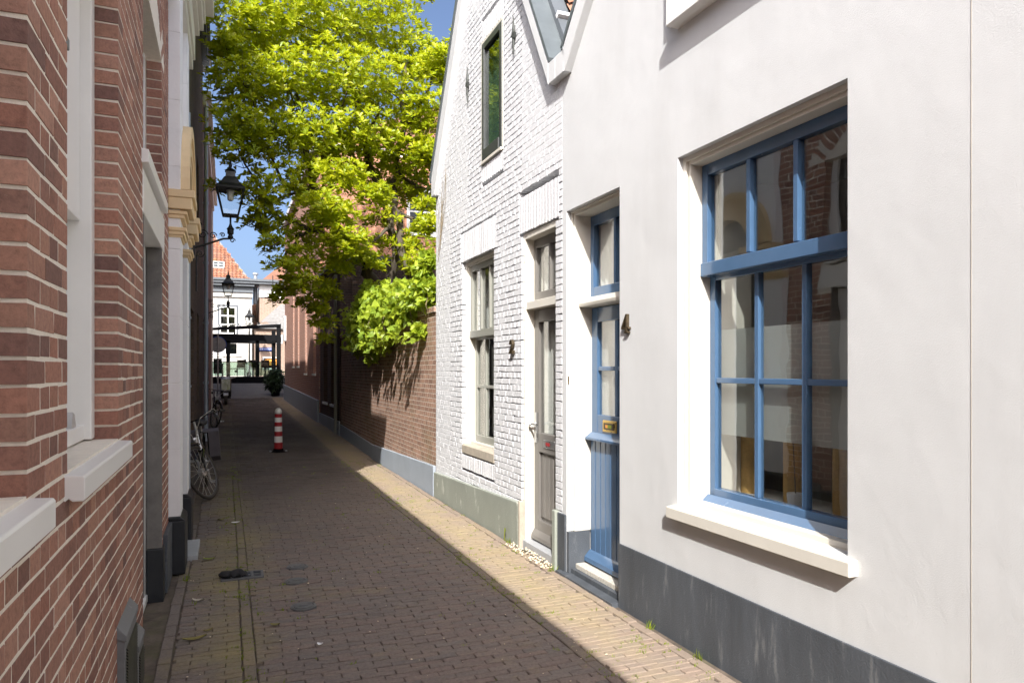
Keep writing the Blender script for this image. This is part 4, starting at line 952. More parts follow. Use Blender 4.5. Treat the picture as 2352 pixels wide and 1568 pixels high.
def leaves(spots, size, mat, name, par, kind='magnolia', wr=.34):
    """spots: list of (pos, dir); a rosette of leaves at each"""
    prof = [(0, .03), (.3, .62), (.68, 1.0), (1.0, 0.05)] if kind == 'magnolia' else [(0, .25), (.18, 1.0), (.55, .62), (1.0, .02)]
    VV = []; FF = []; nv = 0
    for p, ax, n in spots:
        p = np.array(p); ax = np.array(ax); ax = ax / (np.linalg.norm(ax) + 1e-9)
        r0 = np.cross(ax, NR.normal(size=3)); r0 /= np.linalg.norm(r0); r1 = np.cross(ax, r0)
        for k in range(n):
            a = 2 * PI * (k + NR.uniform(-.25, .25)) / n; L = size * NR.uniform(.65, 1.25); op = NR.uniform(.5, 1.25)
            rad = r0 * math.cos(a) + r1 * math.sin(a)
            dr_ = rad * math.sin(op) + ax * math.cos(op); dr_ = dr_ / np.linalg.norm(dr_)
            sd_ = np.cross(dr_, rad * -.2 + ax); sd_ /= (np.linalg.norm(sd_) + 1e-9); nm = np.cross(sd_, dr_)
            W = L * wr * NR.uniform(.85, 1.15) * .62; droop = NR.uniform(.05, .3)
            pts = []
            st_ = p + dr_ * L * .12
            for t, hw in prof:
                c = st_ + dr_ * (L * t) - np.array([0, 0, droop * L * t * t])
                if 0.02 < t < .98: pts += [c - sd_ * W * hw + nm * W * .22, c, c + sd_ * W * hw + nm * W * .22]
                else: pts.append(c)
            VV += pts
            b = nv
            FF += [(b, b + 2, b + 1), (b, b + 3, b + 2), (b + 1, b + 2, b + 5, b + 4), (b + 2, b + 3, b + 6, b + 5), (b + 4, b + 5, b + 7), (b + 5, b + 6, b + 7)]
            nv += 8
    m = MB(); m.v = [tuple(q) for q in VV]; m.f = FF
    return m.build(name, mat, par, recalc=False)

tree = thing('magnolia_tree', 'big yellow green leafy tree overhanging the alley from behind the garden wall', 'tree', (3.3, 13.4, 0))
CL = [  # sight-line x, y, distance, radius (pixels at that distance), rosettes
    (560, 60, 11.6, 95, 80), (660, 40, 12.0, 120, 120), (770, 50, 12.4, 130, 130), (880, 40, 13.0, 110, 110), (950, 130, 13.2, 70, 80), (1010, 150, 12.6, 55, 70), (1040, 190, 12.6, 45, 40),
    (560, 190, 11.4, 95, 85), (520, 110, 11.2, 45, 40), (540, 285, 11.2, 70, 55), (660, 190, 11.9, 110, 110), (780, 180, 12.0, 120, 120), (890, 200, 12.6, 110, 110), (980, 260, 12.6, 80, 90),
    (620, 310, 11.5, 85, 70), (720, 310, 11.9, 90, 80), (830, 310, 12.2, 95, 95), (930, 350, 12.8, 75, 65), (990, 350, 12.4, 45, 40),
    (560, 380, 11.9, 46, 22), (585, 345, 11.3, 55, 34), (640, 420, 11.5, 75, 50), (600, 440, 11.3, 60, 34), (700, 400, 11.8, 65, 42), (640, 520, 11.8, 50, 32), (578, 515, 11.7, 36, 14), (620, 480, 11.5, 40, 20), (640, 565, 11.7, 38, 20), (700, 600, 11.8, 58, 50), (665, 660, 11.8, 36, 28), (745, 670, 12.2, 45, 34), (730, 710, 12.2, 24, 12), (700, 700, 12.2, 24, 10),
    (700, 520, 12.4, 60, 30), (790, 410, 11.5, 65, 55), (740, 470, 11.2, 50, 30), (770, 500, 11.2, 55, 46), (800, 560, 11.3, 60, 52), (860, 450, 11.3, 42, 30), (900, 450, 13.4, 60, 20), (960, 440, 13.6, 45, 14), (950, 560, 13.0, 55, 26), (985, 520, 11.2, 38, 26), (850, 600, 12.0, 40, 26), (780, 610, 11.8, 40, 24),
    (600, -90, 12, 130, 70), (740, -120, 12.5, 150, 80), (880, -70, 13.2, 100, 50), (990, -10, 13.4, 20, 6), (700, 120, 14.5, 150, 70), (850, 120, 15, 150, 70), (820, 260, 14.8, 120, 50), (950, 280, 14.6, 80, 40), (600, 140, 13.5, 110, 50), (1035, 110, 12.7, 26, 10), (1050, 70, 12.8, 12, 4),
    (640, -220, 13, 150, 60), (800, -260, 14, 170, 70), (940, -180, 14.5, 100, 40), (560, -120, 12.5, 110, 50), (700, -60, 15, 150, 60), (860, -20, 15.5, 130, 50), (620, 20, 14.6, 130, 60), (560, 120, 13.6, 70, 30), (640, 260, 14.2, 110, 50), (740, 320, 14.4, 90, 40), (880, 350, 15, 80, 30),  # highest ones out of view, added to keep skylight off the paving
    (490, 430, 12.2, 24, 9), (600, 500, 11.5, 40, 14), (585, 455, 11.9, 34, 12), (620, 560, 11.3, 36, 14), (650, 610, 11.4, 40, 26), (690, 650, 11.5, 44, 34), (640, 690, 11.8, 26, 14), (740, 740, 12.4, 28, 12), (745, 780, 12.6, 20, 7), (520, 340, 11, 45, 22), (860, 400, 13.2, 70, 40), (930, 430, 13.3, 60, 34), (880, 500, 13, 50, 26), (970, 380, 12.6, 50, 34), (760, 380, 12.4, 70, 40), (700, 450, 12.6, 60, 26), (980, 470, 12.8, 36, 18), (720, 560, 12.2, 50, 30), (850, 340, 12.6, 80, 44), (960, 610, 12.4, 45, 24), (900, 560, 13.2, 45, 22),
    (560, -300, 12, 150, 50), (720, -380, 13, 190, 60), (900, -330, 14, 150, 40), (520, -220, 11.5, 110, 40)]  # unseen clumps above the view, added to dim the street below
spots = []; cpts = []
for (px, py, dd, rp, k) in CL:
    c = np.array(P(px, py, dd)); r = rp / F * dd; cpts.append((c, r))
    for i in range(int(k * (2.7 if py < 330 else 2.8 if px > 720 else 1.5))):
        v = NR.normal(size=3); v /= np.linalg.norm(v); rr = r * (NR.uniform(.55, 1.0) if NR.random() < .8 else NR.uniform(.1, .6))
        p = c + v * rr * np.array([1, 1.25, .62])
        if p[0] < XD + .12: p[0] = XD + .12 + NR.random() * .15
        if p[0] > 2.3 and p[1] < 8.85: p[1] = 8.9 + NR.random() * .3
        spots.append((p, v * .7 + np.array([0, -.2, .95]), int(NR.integers(5, 9))))
leaves(spots, .115, 'leaf', 'crown', tree)
tk = MB()
def limb(pts, r0, r1, k=9, wob=.03):
    P0 = [Vector(p) for p in pts]; out = []
    for i in range(len(P0) - 1):
        for j in range(4):
            t = j / 4; q = P0[i].lerp(P0[i + 1], t)
            if i + j > 0: q += Vector((R.gauss(0, wob), R.gauss(0, wob), R.gauss(0, wob * .5)))
            out.append(q)
    out.append(P0[-1]); n = len(out); tk.tube(out, [r0 + (r1 - r0) * (i / (n - 1)) ** .8 for i in range(n)], k); return out
base = Vector((3.35, 13.3, 1.9))
A1 = limb([(3.2, 13.0, 0), (3.15, 12.9, 1.6), P(868, 665, 12.6), P(838, 590, 12.3), P(790, 545, 12.2), P(745, 490, 12.2), P(715, 400, 12.2), P(700, 300, 12.2)], .15, .05)
A2 = limb([(3.6, 13.0, 0), (3.6, 12.9, 1.7), P(950, 650, 12.8), P(925, 580, 12.8), P(912, 480, 12.9), P(905, 400, 12.9), P(925, 300, 12.9), P(930, 150, 12.9)], .11, .035)
A3 = limb([(3.4, 13.4, 0), (3.4, 13.5, 1.8), P(900, 640, 13.3), P(912, 580, 13.2), P(890, 470, 13.0), P(850, 380, 12.8), P(820, 250, 12.6), P(790, 100, 12.6)], .12, .04)
for s_, path in ((A1[16], [(640, 500, 12.0), (590, 420, 11.6), (540, 330, 11.4)]), (A1[18], [(680, 540, 12.0), (650, 600, 11.9), (680, 660, 11.9)]), (A1[22], [(660, 430, 12.0), (610, 330, 11.7), (570, 200, 11.6)]), (A1[26], [(690, 250, 12.2), (660, 120, 12.2)]),
                 (A1[20], [(700, 430, 12.0), (620, 470, 11.6), (570, 510, 11.4)]), (A1[24], [(760, 330, 12.2), (800, 200, 12.3)]), (A2[20], [(960, 430, 13.0), (1010, 440, 12.6)]), (A2[16], [(960, 510, 12.8), (1000, 400, 12.7), (1010, 280, 12.6)]), (A2[24], [(970, 240, 12.8), (1010, 150, 12.7), (1045, 90, 12.8)]),
                 (A3[18], [(840, 440, 12.4), (790, 400, 12.0)]), (A3[22], [(870, 260, 12.9), (890, 120, 13)]), (A3[14], [(850, 560, 12.4), (810, 540, 11.8)]), (A1[12], [(800, 620, 12.2), (740, 640, 12.1), (735, 690, 12.2)])):
    limb([s_] + [P(*q) for q in path], .04, .01, 6, .03)
for c, r in cpts:                                # twigs that carry the clumps
    for j in range(3):
        v = Vector(NR.normal(size=3)).normalized() * r * .8; src = min(A1 + A2 + A3, key=lambda q: (q - Vector(c)).length)
        tk.tube([Vector(c) + (src - Vector(c)).normalized() * r * .7, Vector(c) + Vector((0, 0, -.05)), Vector(c) + v], [.012, .008, .003], 5)
tk.build('trunk', 'bark', tree, smooth=True)

ivy = thing('ivy', 'bright green ivy spilling over the top of the garden wall', 'ivy', (XR, 11.5, 2.4))
sp_ = []; stems = MB()
IV = [(2.5, 9.0, 2.6, .26), (2.45, 9.5, 2.6, .3), (2.4, 10.1, 2.62, .36), (2.35, 10.8, 2.62, .42), (2.3, 11.5, 2.6, .44), (2.3, 12.3, 2.58, .44), (2.35, 13.1, 2.45, .42), (2.4, 13.9, 2.3, .32), (2.33, 10.9, 2.25, .3), (2.3, 11.8, 2.15, .34), (2.33, 12.7, 2.15, .3), (2.3, 12.0, 2.9, .28), (2.45, 9.1, 2.9, .2), (2.36, 13.4, 2.08, .22), (2.4, 9.7, 2.35, .16), (2.42, 9.15, 2.12, .1), (2.35, 11.2, 1.98, .16), (2.36, 12.2, 1.86, .17), (2.4, 13.0, 2.9, .28), (2.5, 9.0, 3.05, .15)]
for (x, y, z, r) in IV:
    for i in range(int(880 * r)):
        v = NR.normal(size=3); v /= np.linalg.norm(v); q = np.array([x, y, z]) + v * r * np.array([.55, 1.05, .85]) * NR.uniform(.6, 1.02)
        if q[1] < 8.75: continue
        sp_.append((q, np.array([-.75, -.4, .5]) + NR.normal(size=3) * .55, 1))
    for j in range(3):
        stems.tube([(XR + .1, 11.5, 2.43), (XR + .1, y + R.uniform(-.2, .2), 2.45), (x, y, z + r * .3), (x - r * .4, y + R.uniform(-r, r), z - r * .6), (x - .2 * r, y + R.uniform(-r, r), z - r * 1.1)], [.011, .01, .007, .005, .003], 5)
for i in range(480):                             # loose trailing shoots in front of the mass
    y = R.uniform(8.95, 13.6); z = R.uniform(1.95, 2.75); sp_.append((np.array([R.uniform(2.02, 2.3), y, z]), np.array([-.7, -.4, .5]) + NR.normal(size=3) * .6, 1))
leaves(sp_, .105, 'ivy_leaf', 'foliage', ivy, 'ivy', .85); stems.build('stem', 'twig', ivy)

# ------------------------------------------------------------------ brick houses behind the tree, right side
def holes_house(par, x, y0, y1, zt, mat, wins, fmat, pl=None, body=True, depth=.12):
    slab(MB(), x, x + .25, y0, y1, -.1, lambda y: zt, wins).build('wall', mat, par)
    if body: B(x + .26, x + 7, y0 + .01, y1 - .01, 0, zt - .01).build('house_body', mat, par)
    for a, b, c, d_ in wins:
        fr = MB().box(x + depth, x + depth + .05, a, a + .06, c, d_).box(x + depth, x + depth + .05, b - .06, b, c, d_).box(x + depth, x + depth + .05, a + .06, b - .06, d_ - .06, d_).box(x + depth - .02, x + depth + .05, a + .06, b - .06, c, c + .06).box(x + depth + .005, x + depth + .045, (a + b) / 2 - .02, (a + b) / 2 + .02, c + .06, d_ - .06)
        o = fr.build('window', fmat, par); B(x + depth + .02, x + depth + .025, a + .06, b - .06, c + .06, d_ - .06).build('pane', 'dark_pane', o)
        B(x - .04, x + depth, a - .04, b + .04, c - .06, c - .001).build('sill', fmat, o)
dh = thing('side_house', 'dark shaded brick house between the garden wall and the long brick house', 'house', (XR, 18.5, .1))
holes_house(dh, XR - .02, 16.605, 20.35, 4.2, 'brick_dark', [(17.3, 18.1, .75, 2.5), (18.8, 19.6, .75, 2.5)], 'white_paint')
B(XR - .05, XR - .021, 16.61, 20.4, -.05, .4).build('plinth', 'plinth_blue', dh)
m = MB().tube([(XR - .07, 17.0, .1), (XR - .07, 17.0, 4.15)], .04, 8); m.build('downpipe', 'sage_paint', dh)
MB().box(XR - .1, XR + 7, 16.6, 20.35, 4.2, 4.33).build('gutter', 'slate_metal', dh)
lh = thing('long_brick_house', 'long pink brick house with tall niches and grey plinth at the end of the alley', 'house', (XR, 26, .2))
XQ = XR - .04
wn = [(21.2, 21.9, 1.5, 4.6), (23.6, 24.3, 1.5, 4.6), (26.2, 26.8, 1.75, 4.7), (28.2, 28.8, 1.75, 4.7)]
holes_house(lh, XQ, 20.405, 33, 7.9, 'brick_far', wn, 'white_paint', depth=.08)
m = MB().prism([(20.4, -.1), (33.02, .1), (33.02, .95), (20.4, .75)], 'x', XQ - .06, XQ - .0005); m.build('plinth', 'plinth_blue', lh, bevel=.01)
MB().box(XQ - .15, XQ + 7, 20.41, 33.1, 7.9, 8.1).build('gutter', 'white_paint', lh)
MB().prism([(XQ, 8.1), (XQ + 7, 8.1), (XQ + 3.5, 9.6)], 'y', 20.41, 33).build('roof', 'roof_tile', lh)
B(XQ - .08, XQ - .001, 32.2, 32.9, 2.9, 4.0).build('blank_sign', 'sign_white', lh)
B(XQ + .003, XQ + 7, 20.36, 20.403, 4.0, 7.9).build('end_wall', 'brick_salmon', lh)
for x in (4.95, 7.0):
    o = MB().box(x, x + .09, 20.31, 20.358, 5.6, 7.0).box(x + .81, x + .9, 20.31, 20.358, 5.6, 7.0).box(x + .09, x + .81, 20.31, 20.358, 6.91, 7.0).box(x + .09, x + .81, 20.29, 20.358, 5.6, 5.69).box(x + .09, x + .81, 20.33, 20.356, 6.3, 6.35).build('window', 'white_paint', lh)
    B(x + .09, x + .81, 20.34, 20.345, 5.69, 6.91).build('pane', 'dark_pane', o)

# ------------------------------------------------------------------ bicycles, bollard, scooter, sign
def torus(m, c, r, rt, plane='x', n=40, k=8):
    m.tube([(c[0], c[1] + r * math.cos(2 * PI * i / n), c[2] + r * math.sin(2 * PI * i / n)) for i in range(n)], rt, k, closed=True)
def bicycle(lab, x, y, steer, lean, bag):
    t = thing('bicycle', lab, 'bicycle', (x, y, gz(y)), 'bicycles parked along the left facade')
    z0 = gz(y); r = .345; wb = 1.1
    head = Vector((0, .18, .62)); hub = Vector((0, 0, r))
    ax = (head - hub).normalized()
    def S(p):                                    # turns the steered parts about the head tube
        return Matrix.Rotation(steer, 3, ax) @ (Vector(p) - hub) + hub
    def Wd(p):
        q = Vector(p); q = Matrix.Rotation(lean, 3, 'Y') @ q
        return Vector((x + q.x, y + q.y, z0 + q.z))
    def fin(m, name, mat, par, st=False, sm=False):
        m.xf(lambda p: Wd(S(p)) if st else Wd(p)); return m.build(name, mat, par, smooth=sm)
    for st, cy_ in ((True, 0), (False, wb)):
        c = (0, cy_, r)
        m = MB(); torus(m, c, r - .02, .02); w_ = fin(m, 'wheel', 'tyre_brown', t, st, True)
        m = MB(); torus(m, c, r - .042, .007, n=36, k=6); fin(m, 'rim', 'cast_iron', w_, st)
        m = MB()
        for i in range(20):
            a = 2 * PI * i / 20; a2 = a + (.5 if i % 2 else -.5); s_ = .03 if i % 4 < 2 else -.03
            m.tube([(s_, c[1] + .03 * math.cos(a2), r + .03 * math.sin(a2)), (0, c[1] + (r - .045) * math.cos(a), r + (r - .045) * math.sin(a))], .0018, 4)
        fin(m, 'spokes', 'cable_white', w_, st)
        m = MB().tube([(-.05, c[1], r), (-.03, c[1], r), (-.028, c[1], r), (.028, c[1], r), (.03, c[1], r), (.05, c[1], r)], [.012, .012, .05, .05, .012, .012], 14); fin(m, 'hub', 'silver_part', w_, st)
        n = 18; m = MB()
        m.tube([(0, c[1] + (r + .03) * math.cos(a), r + (r + .03) * math.sin(a)) for a in [.15 * PI + (.75 * PI) * i / n if st is False else .25 * PI + .6 * PI * i / n for i in range(n + 1)]], .022, 6); fin(m, 'mudguard', 'black_gloss', t, st, True)
    m = MB()
    bb = Vector((0, .62, .28)); seat = Vector((0, .82, .78)); hd2 = Vector((0, .235, .80))
    for a, b, rr in ((head, bb, .02), (hd2, seat.lerp(bb, .25), .018), (bb, seat, .017), (bb, (0, wb, r), .012), (seat.lerp(bb, .15), (0, wb, r), .011), (head, hd2, .023)):
        m.tube([a, b], rr, 8)
    fin(m, 'frame', 'black_gloss', t)
    m = MB()
    for s_ in (-.055, .055): m.tube([(s_, 0, r), (s_, .05, r + .17), (s_ * .7, .17, .6)], .012, 7)
    m.tube([(-.045, .17, .6), (.045, .17, .6)], .018, 8); fin(m, 'fork', 'black_gloss', t, True)
    m = MB().tube([(0, .17, .6), (0, .235, .8)], .026, 10).tube([(0, .24, .81), (0, .27, .96)], .015, 8).lathe([(.0, 0), (.03, .005), (.045, .05), (.042, .075)], (0, .12, .7), 12); fin(m, 'headlamp', 'silver_part', t, True, False)
    m = MB().tube([(-.30, .46, .98), (-.29, .36, 1.0), (-.2, .27, 1.0), (0, .27, .97), (.2, .27, 1.0), (.29, .36, 1.0), (.30, .46, .98)], .011, 8); hb = fin(m, 'handlebar', 'black_gloss', t, True)
    m = MB()
    for s_ in (-1, 1): m.tube([(s_ * .297, .40, .99), (s_ * .301, .52, .972)], .017, 8)
    fin(m, 'grip', 'rubber', hb, True)
    m = MB()
    for s_ in (-1, 1): m.tube([(s_ * .28, .36, .99), (s_ * .3, .25, 1.04), (s_ * .16, .14, .98), (s_ * .03, .15, .82), (s_ * .02, .14, .66)], .0035, 5)
    fin(m, 'brake_cable', 'cable_white', t, True)
    m = MB(); pr = [(.6, .03), (.68, .045), (.8, .085), (.88, .09), (.93, .04)]
    for i, (yy_, hw) in enumerate(pr):
        for s_ in (-1, -.5, 0, .5, 1): m.v.append((s_ * hw, yy_, .93 - abs(s_) * .03 + (.02 if yy_ > .85 else 0)))
        for s_ in (-1, -.5, 0, .5, 1): m.v.append((s_ * hw * .8, yy_, .87))
    for i in range(4):
        o_ = i * 10
        m.f += [(o_ + j, o_ + j + 1, o_ + 11 + j, o_ + 10 + j) for j in range(4)] + [(o_ + 5 + j, o_ + 15 + j, o_ + 16 + j, o_ + 6 + j) for j in range(4)] + [(o_, o_ + 10, o_ + 15, o_ + 5), (o_ + 4, o_ + 9, o_ + 19, o_ + 14)]
    fin(m, 'saddle', 'rubber', t, False, True); fin(MB().tube([seat, (0, .80, .88)], .014, 8), 'seat_post', 'silver_part', t)
    m = MB().box(-.07, .07, .9, 1.3, .745, .76)
    for s_ in (-.065, .065): m.tube([(s_, wb, r), (s_, 1.05, .75)], .006, 5); m.tube([(s_, wb, r), (s_, 1.25, .75)], .006, 5)
    fin(m, 'rack', 'black_gloss', t)
    m = MB().tube([(.05, .62, .28), (.07, .55, .14)], .012, 6).tube([(-.05, .62, .28), (-.07, .69, .42)], .012, 6).tube([(-.06, .62, .28), (.06, .62, .28)], .02, 8); cr = fin(m, 'crank', 'silver_part', t)
    m = MB().box(.075, .17, .51, .6, .125, .15).box(-.17, -.075, .65, .73, .405, .43); fin(m, 'pedal', 'steel', cr)
    if bag:
        m = MB()
        for s_ in (-1, 1):
            m.prism([(.84, .76), (1.34, .76), (1.30, .42), (1.12, .34), (.94, .42)], 'x', s_ * .08, s_ * .21)
        m.prism([(.84, .762), (1.34, .762), (1.34, .775), (.84, .775)], 'x', -.21, .21); fin(m, 'pannier', 'bag_grey', t)
    return t
bicycle('black city bicycle with grey pannier bags leaning on the left wall, nearest', -.25, 9.4, -.5, -.08, True)
bicycle('black city bicycle farther back, standing behind the one with pannier bags', -.22, 19.4, .45, -.08, False)

bo = thing('bollard', 'red and white striped plastic bollard in the middle of the alley', 'bollard', (.93, 14.2, .02))
c = (.93, 14.2, gz(14.2) - .005); rad = lambda z: .080 - .013 * (z / .72)
hs = [.07, .19, .31, .40, .50, .58, .67, .74]
for i, (a, b) in enumerate(zip(hs, hs[1:])):
    MB().lathe([(rad(a), a), (rad(b), b)], c, 24).build('band', 'sign_red' if i % 2 == 0 else 'sign_white', bo, smooth=False)
MB().lathe([(rad(.74), .74), (.066, .79), (.05, .83), (.022, .85)], c, 24).build('cap', 'sign_white', bo, smooth=True)
MB().lathe([(.15, 0), (.15, .008), (.10, .015), (.088, .07)], c, 24).build('foot', 'black_deck', bo)
for s_ in (-1, 1): MB().lathe([(.022, .01), (.022, .03), (.01, .035)], (c[0] + s_ * .145, c[1], c[2]), 10).build('bolt', 'steel', bo)

sx, sy = -.02, 29.6; z0 = gz(sy)
sc_ = thing('motor_scooter', 'dark motor scooter with clear windscreen parked beyond the bicycles', 'scooter', (sx, sy, z0))
for yy_ in (0, 1.2):
    m = MB(); torus(m, (sx, sy + yy_, z0 + .23), .17, .06); wh = m.build('wheel', 'rubber', sc_, smooth=True)
    MB().tube([(sx - .04, sy + yy_, z0 + .23), (sx + .04, sy + yy_, z0 + .23)], .11, 16).build('rim', 'silver_part', wh)
m = MB().prism([(sy - .12, z0 + .55), (sy + .02, z0 + 1.05), (sy + .12, z0 + 1.05), (sy + .18, z0 + .3), (sy + .02, z0 + .32)], 'x', sx - .2, sx + .2); m.build('front_shield', 'black_gloss', sc_, bevel=.04)
m = MB().prism([(sy - .2, z0 + .42), (sy - .05, z0 + .52), (sy + .2, z0 + .4), (sy + .2, z0 + .36), (sy - .03, z0 + .46), (sy - .2, z0 + .36)], 'x', sx - .09, sx + .09); m.build('mudguard', 'silver_part', sc_, bevel=.01)
B(sx - .18, sx + .18, sy + .15, sy + .75, z0 + .24, z0 + .32).build('footboard', 'black_gloss', sc_, bevel=.02)
MB().prism([(sy + .68, z0 + .3), (sy + .66, z0 + .72), (sy + 1.5, z0 + .78), (sy + 1.55, z0 + .6), (sy + 1.2, z0 + .42)], 'x', sx - .18, sx + .18).build('body_panel', 'black_gloss', sc_, bevel=.05)
MB().prism([(sy + .64, z0 + .73), (sy + .66, z0 + .82), (sy + 1.0, z0 + .80), (sy + 1.1, z0 + .88), (sy + 1.45, z0 + .86), (sy + 1.45, z0 + .79)], 'x', sx - .15, sx + .15).build('saddle', 'rubber', sc_, bevel=.03)
m = MB(); 
for i in range(9):
    a = -1 + 2 * i / 8
    for j in range(5):
        tt = j / 4; hw = .26 * (1 - .25 * tt ** 3); m.v.append((sx + hw * a, sy - .06 + .14 * a * a + .22 * tt, z0 + 1.0 + .58 * tt - .05 * a * a * tt))
for i in range(8):
    for j in range(4): m.f.append((i * 5 + j, i * 5 + 5 + j, i * 5 + 6 + j, i * 5 + 1 + j))
m.build('windscreen', 'lamp_glass', sc_, smooth=True, recalc=False)
MB().tube([(sx - .34, sy + .2, z0 + 1.08), (sx - .1, sy + .08, z0 + 1.04), (sx + .1, sy + .08, z0 + 1.04), (sx + .34, sy + .2, z0 + 1.08)], .02, 8).build('handlebar', 'steel', sc_)
for s_ in (-1, 1): MB().tube([(sx + s_ * .28, sy + .12, z0 + 1.08), (sx + s_ * .36, sy + .1, z0 + 1.28)], .006, 5).obox((sx + s_ * .38, sy + .1, z0 + 1.32), (.06, 0, 0), (0, .012, 0), (0, 0, .04)).build('mirror', 'black_gloss', sc_)
B(sx - .17, sx + .17, sy + 1.45, sy + 1.75, z0 + .8, z0 + 1.1).build('top_box', 'black_gloss', sc_, bevel=.03)

sg = thing('road_sign', 'back of a round grey traffic sign on a pole at the alley end', 'sign', (-.30, 28.8, gz(28.8)))
MB().tube([(-.30, 28.8, gz(28.8) - .05), (-.30, 28.8, 2.95)], .03, 10).build('pole', 'sign_back', sg)
MB().tube([(-.30, 28.835, 2.58), (-.30, 28.85, 2.58)], .30, 40).build('disc', 'sign_back', sg)
m = MB(); m.tube([(-.30 + .295 * math.cos(2 * PI * i / 40), 28.84, 2.58 + .295 * math.sin(2 * PI * i / 40)) for i in range(40)], .014, 6, closed=True); m.build('rim', 'sign_blue', sg)
MB().box(-.4, -.2, 28.81, 28.834, 2.66, 2.69).box(-.4, -.2, 28.81, 28.834, 2.45, 2.48).build('clamp', 'zinc', sg)
# evergreen shrub in a pot by the corner
sb = thing('potted_shrub', 'dark evergreen shrub in a black pot at the terrace corner', 'plant', (2.1, 34, gz(34)))
MB().lathe([(.18, 0), (.24, .36), (.25, .38), (.2, .37)], (2.1, 34, gz(34)), 18).build('pot', 'black_deck', sb)
sp_ = []
for i in range(420):
    v = NR.normal(size=3); v /= np.linalg.norm(v); sp_.append((np.array([2.08, 34, gz(34) + .72]) + v * np.array([.42, .42, .5]) * NR.uniform(.3, 1), v + np.array([0, 0, .3]), 4))
leaves(sp_, .17, 'dark_leaf', 'foliage', sb)
MB().tube([(2.1, 34, gz(34) + .4), (2.08, 34, gz(34) + 1.1)], [.04, .015], 7).build('stem', 'bark', sb)

# ------------------------------------------------------------------ the glass terrace on the quay
TY = 39.9; TZ = .9
te = thing('glass_terrace', 'dark steel terrace pavilion with slanting glass roof and glass balustrade', 'terrace', (1, TY, TZ))
B(-3.5, 2.75, TY, TY + 5, TZ - .02, TZ + .33).build('deck', 'black_deck', te)
for (x, y) in ((2.64, TY + .1), (-3.3, TY + .1), (1.72, TY + 4.6), (2.64, TY + 4.6), (.1, TY + 4.6)):
    B(x - .11, x + .11, y - .1, y + .1, TZ + .33, 4.0 if x > 2 else 3.6).build('post', 'pergola', te, bevel=.01)
m = MB().box(-3.4, 2.53, TY + .02, TY + .2, 3.18, 3.52).box(-3.4, 2.53, TY + 4.5, TY + 4.7, 3.2, 3.45).box(2.55, 2.73, TY + .2, TY + 4.5, 3.2, 3.5); m.build('beam', 'pergola', te, bevel=.01)
m = MB().prism([(-3.4, 3.62), (2.75, 4.12), (2.75, 3.93), (-3.4, 3.42 + .1)], 'y', TY, TY + .14); m.build('front_rafter', 'pergola', te)
for x in (-1.6, .4): B(x - .04, x + .04, TY + .03, TY + .13, 3.52, 3.6 + (x + 3.4) * .08).build('strut', 'pergola', te)
m = MB()
for i in range(7):
    x = -3.3 + i; z = 3.6 + .0813 * (x + 3.4); m.prism([(TY + .15, z - .03), (TY + .15, z + .03), (TY + 4.6, z + .45), (TY + 4.6, z + .38)], 'x', x - .03, x + .03)
m.build('rafter', 'sign_white', te)
MB().arr([(-3.4, TY + .1, 3.66), (2.75, TY + .1, 4.16), (2.75, TY + 4.6, 4.56), (-3.4, TY + 4.6, 4.06)], [(0, 1, 2, 3)]).build('roof_glass', 'lamp_glass', te, recalc=False)
MB().box(-3.3, 2.5, TY + .06, TY + .075, TZ + .4, TZ + 1.12).build('balustrade_glass', 'tint_pane', te)
m = MB().box(-3.3, 2.5, TY + .045, TY + .09, TZ + 1.12, TZ + 1.16)
for i in range(5): m.box(-3.2 + i * 1.4, -3.16 + i * 1.4, TY + .05, TY + .085, TZ + .33, TZ + 1.12)
m.build('handrail', 'pergola', te)
m = MB().box(1.55, 1.59, TY + .3, TY + .34, TZ + .33, TZ + 1.75).box(2.3, 2.34, TY + .3, TY + .34, TZ + .33, TZ + 1.75).box(1.59, 2.3, TY + .3, TY + .34, TZ + 1.71, TZ + 1.75); m.build('menu_frame', 'pergola', te)
def chair(x, y, z, rz):
    t = thing('terrace_chair', '', 'chair', (x, y, z), 'chairs inside the glass terrace')
    B(x - .22, x + .22, y - .22, y + .22, z + .43, z + .48).build('seat', 'chair_brown', t, bevel=.015)
    MB().prism([(y + .18, z + .5), (y + .23, z + .5), (y + .30, z + .92), (y + .26, z + .92)], 'x', x - .21, x + .21).build('backrest', 'chair_brown', t, bevel=.01)
    for a in (-1, 1):
        for b in (-1, 1): MB().tube([(x + a * .19, y + b * .19, z + .43), (x + a * .21, y + b * .22, z)], .015, 6).build('leg', 'iron', t)
    t.rotation_euler.z = rz; return t
def table(x, y, z):
    t = thing('terrace_table', '', 'table', (x, y, z), 'tables inside the glass terrace')
    B(x - .4, x + .4, y - .4, y + .4, z + .72, z + .75).build('table_top', 'table_top', t, bevel=.006)
    MB().lathe([(.25, 0), (.24, .02), (.04, .05), (.035, .7), (.12, .72)], (x, y, z), 16).build('leg', 'iron', t); return t
zz = TZ + .331
tb = table(-.2, TY + 1.2, zz); tb['label'] = 'square grey terrace table at left behind the balustrade'
for x, lab in ((.95, 'square grey terrace table in the middle behind the balustrade'), (2.0, 'square grey terrace table nearest the right corner post')):
    c = copy_tree(tb); c.location = (x, TY + 1.2, zz); c['label'] = lab
ch = chair(-.75, TY + 1.2, zz, PI / 2); ch['label'] = 'brown terrace chair at the left end of the terrace'
for x, y, rz, lab in ((.33, 1.15, -PI / 2, 'brown terrace chair between the left and middle tables'), (.75, .65, 0, 'brown terrace chair in front of the middle table'), (1.35, .62, 0, 'brown terrace chair between the middle and right tables, close to the glass'), (1.95, .6, 0, 'brown terrace chair in front of the right table')):
    c = copy_tree(ch); c.location = (x, TY + y, zz); c.rotation_euler.z = rz + (PI if rz == 0 else 0); c['label'] = lab
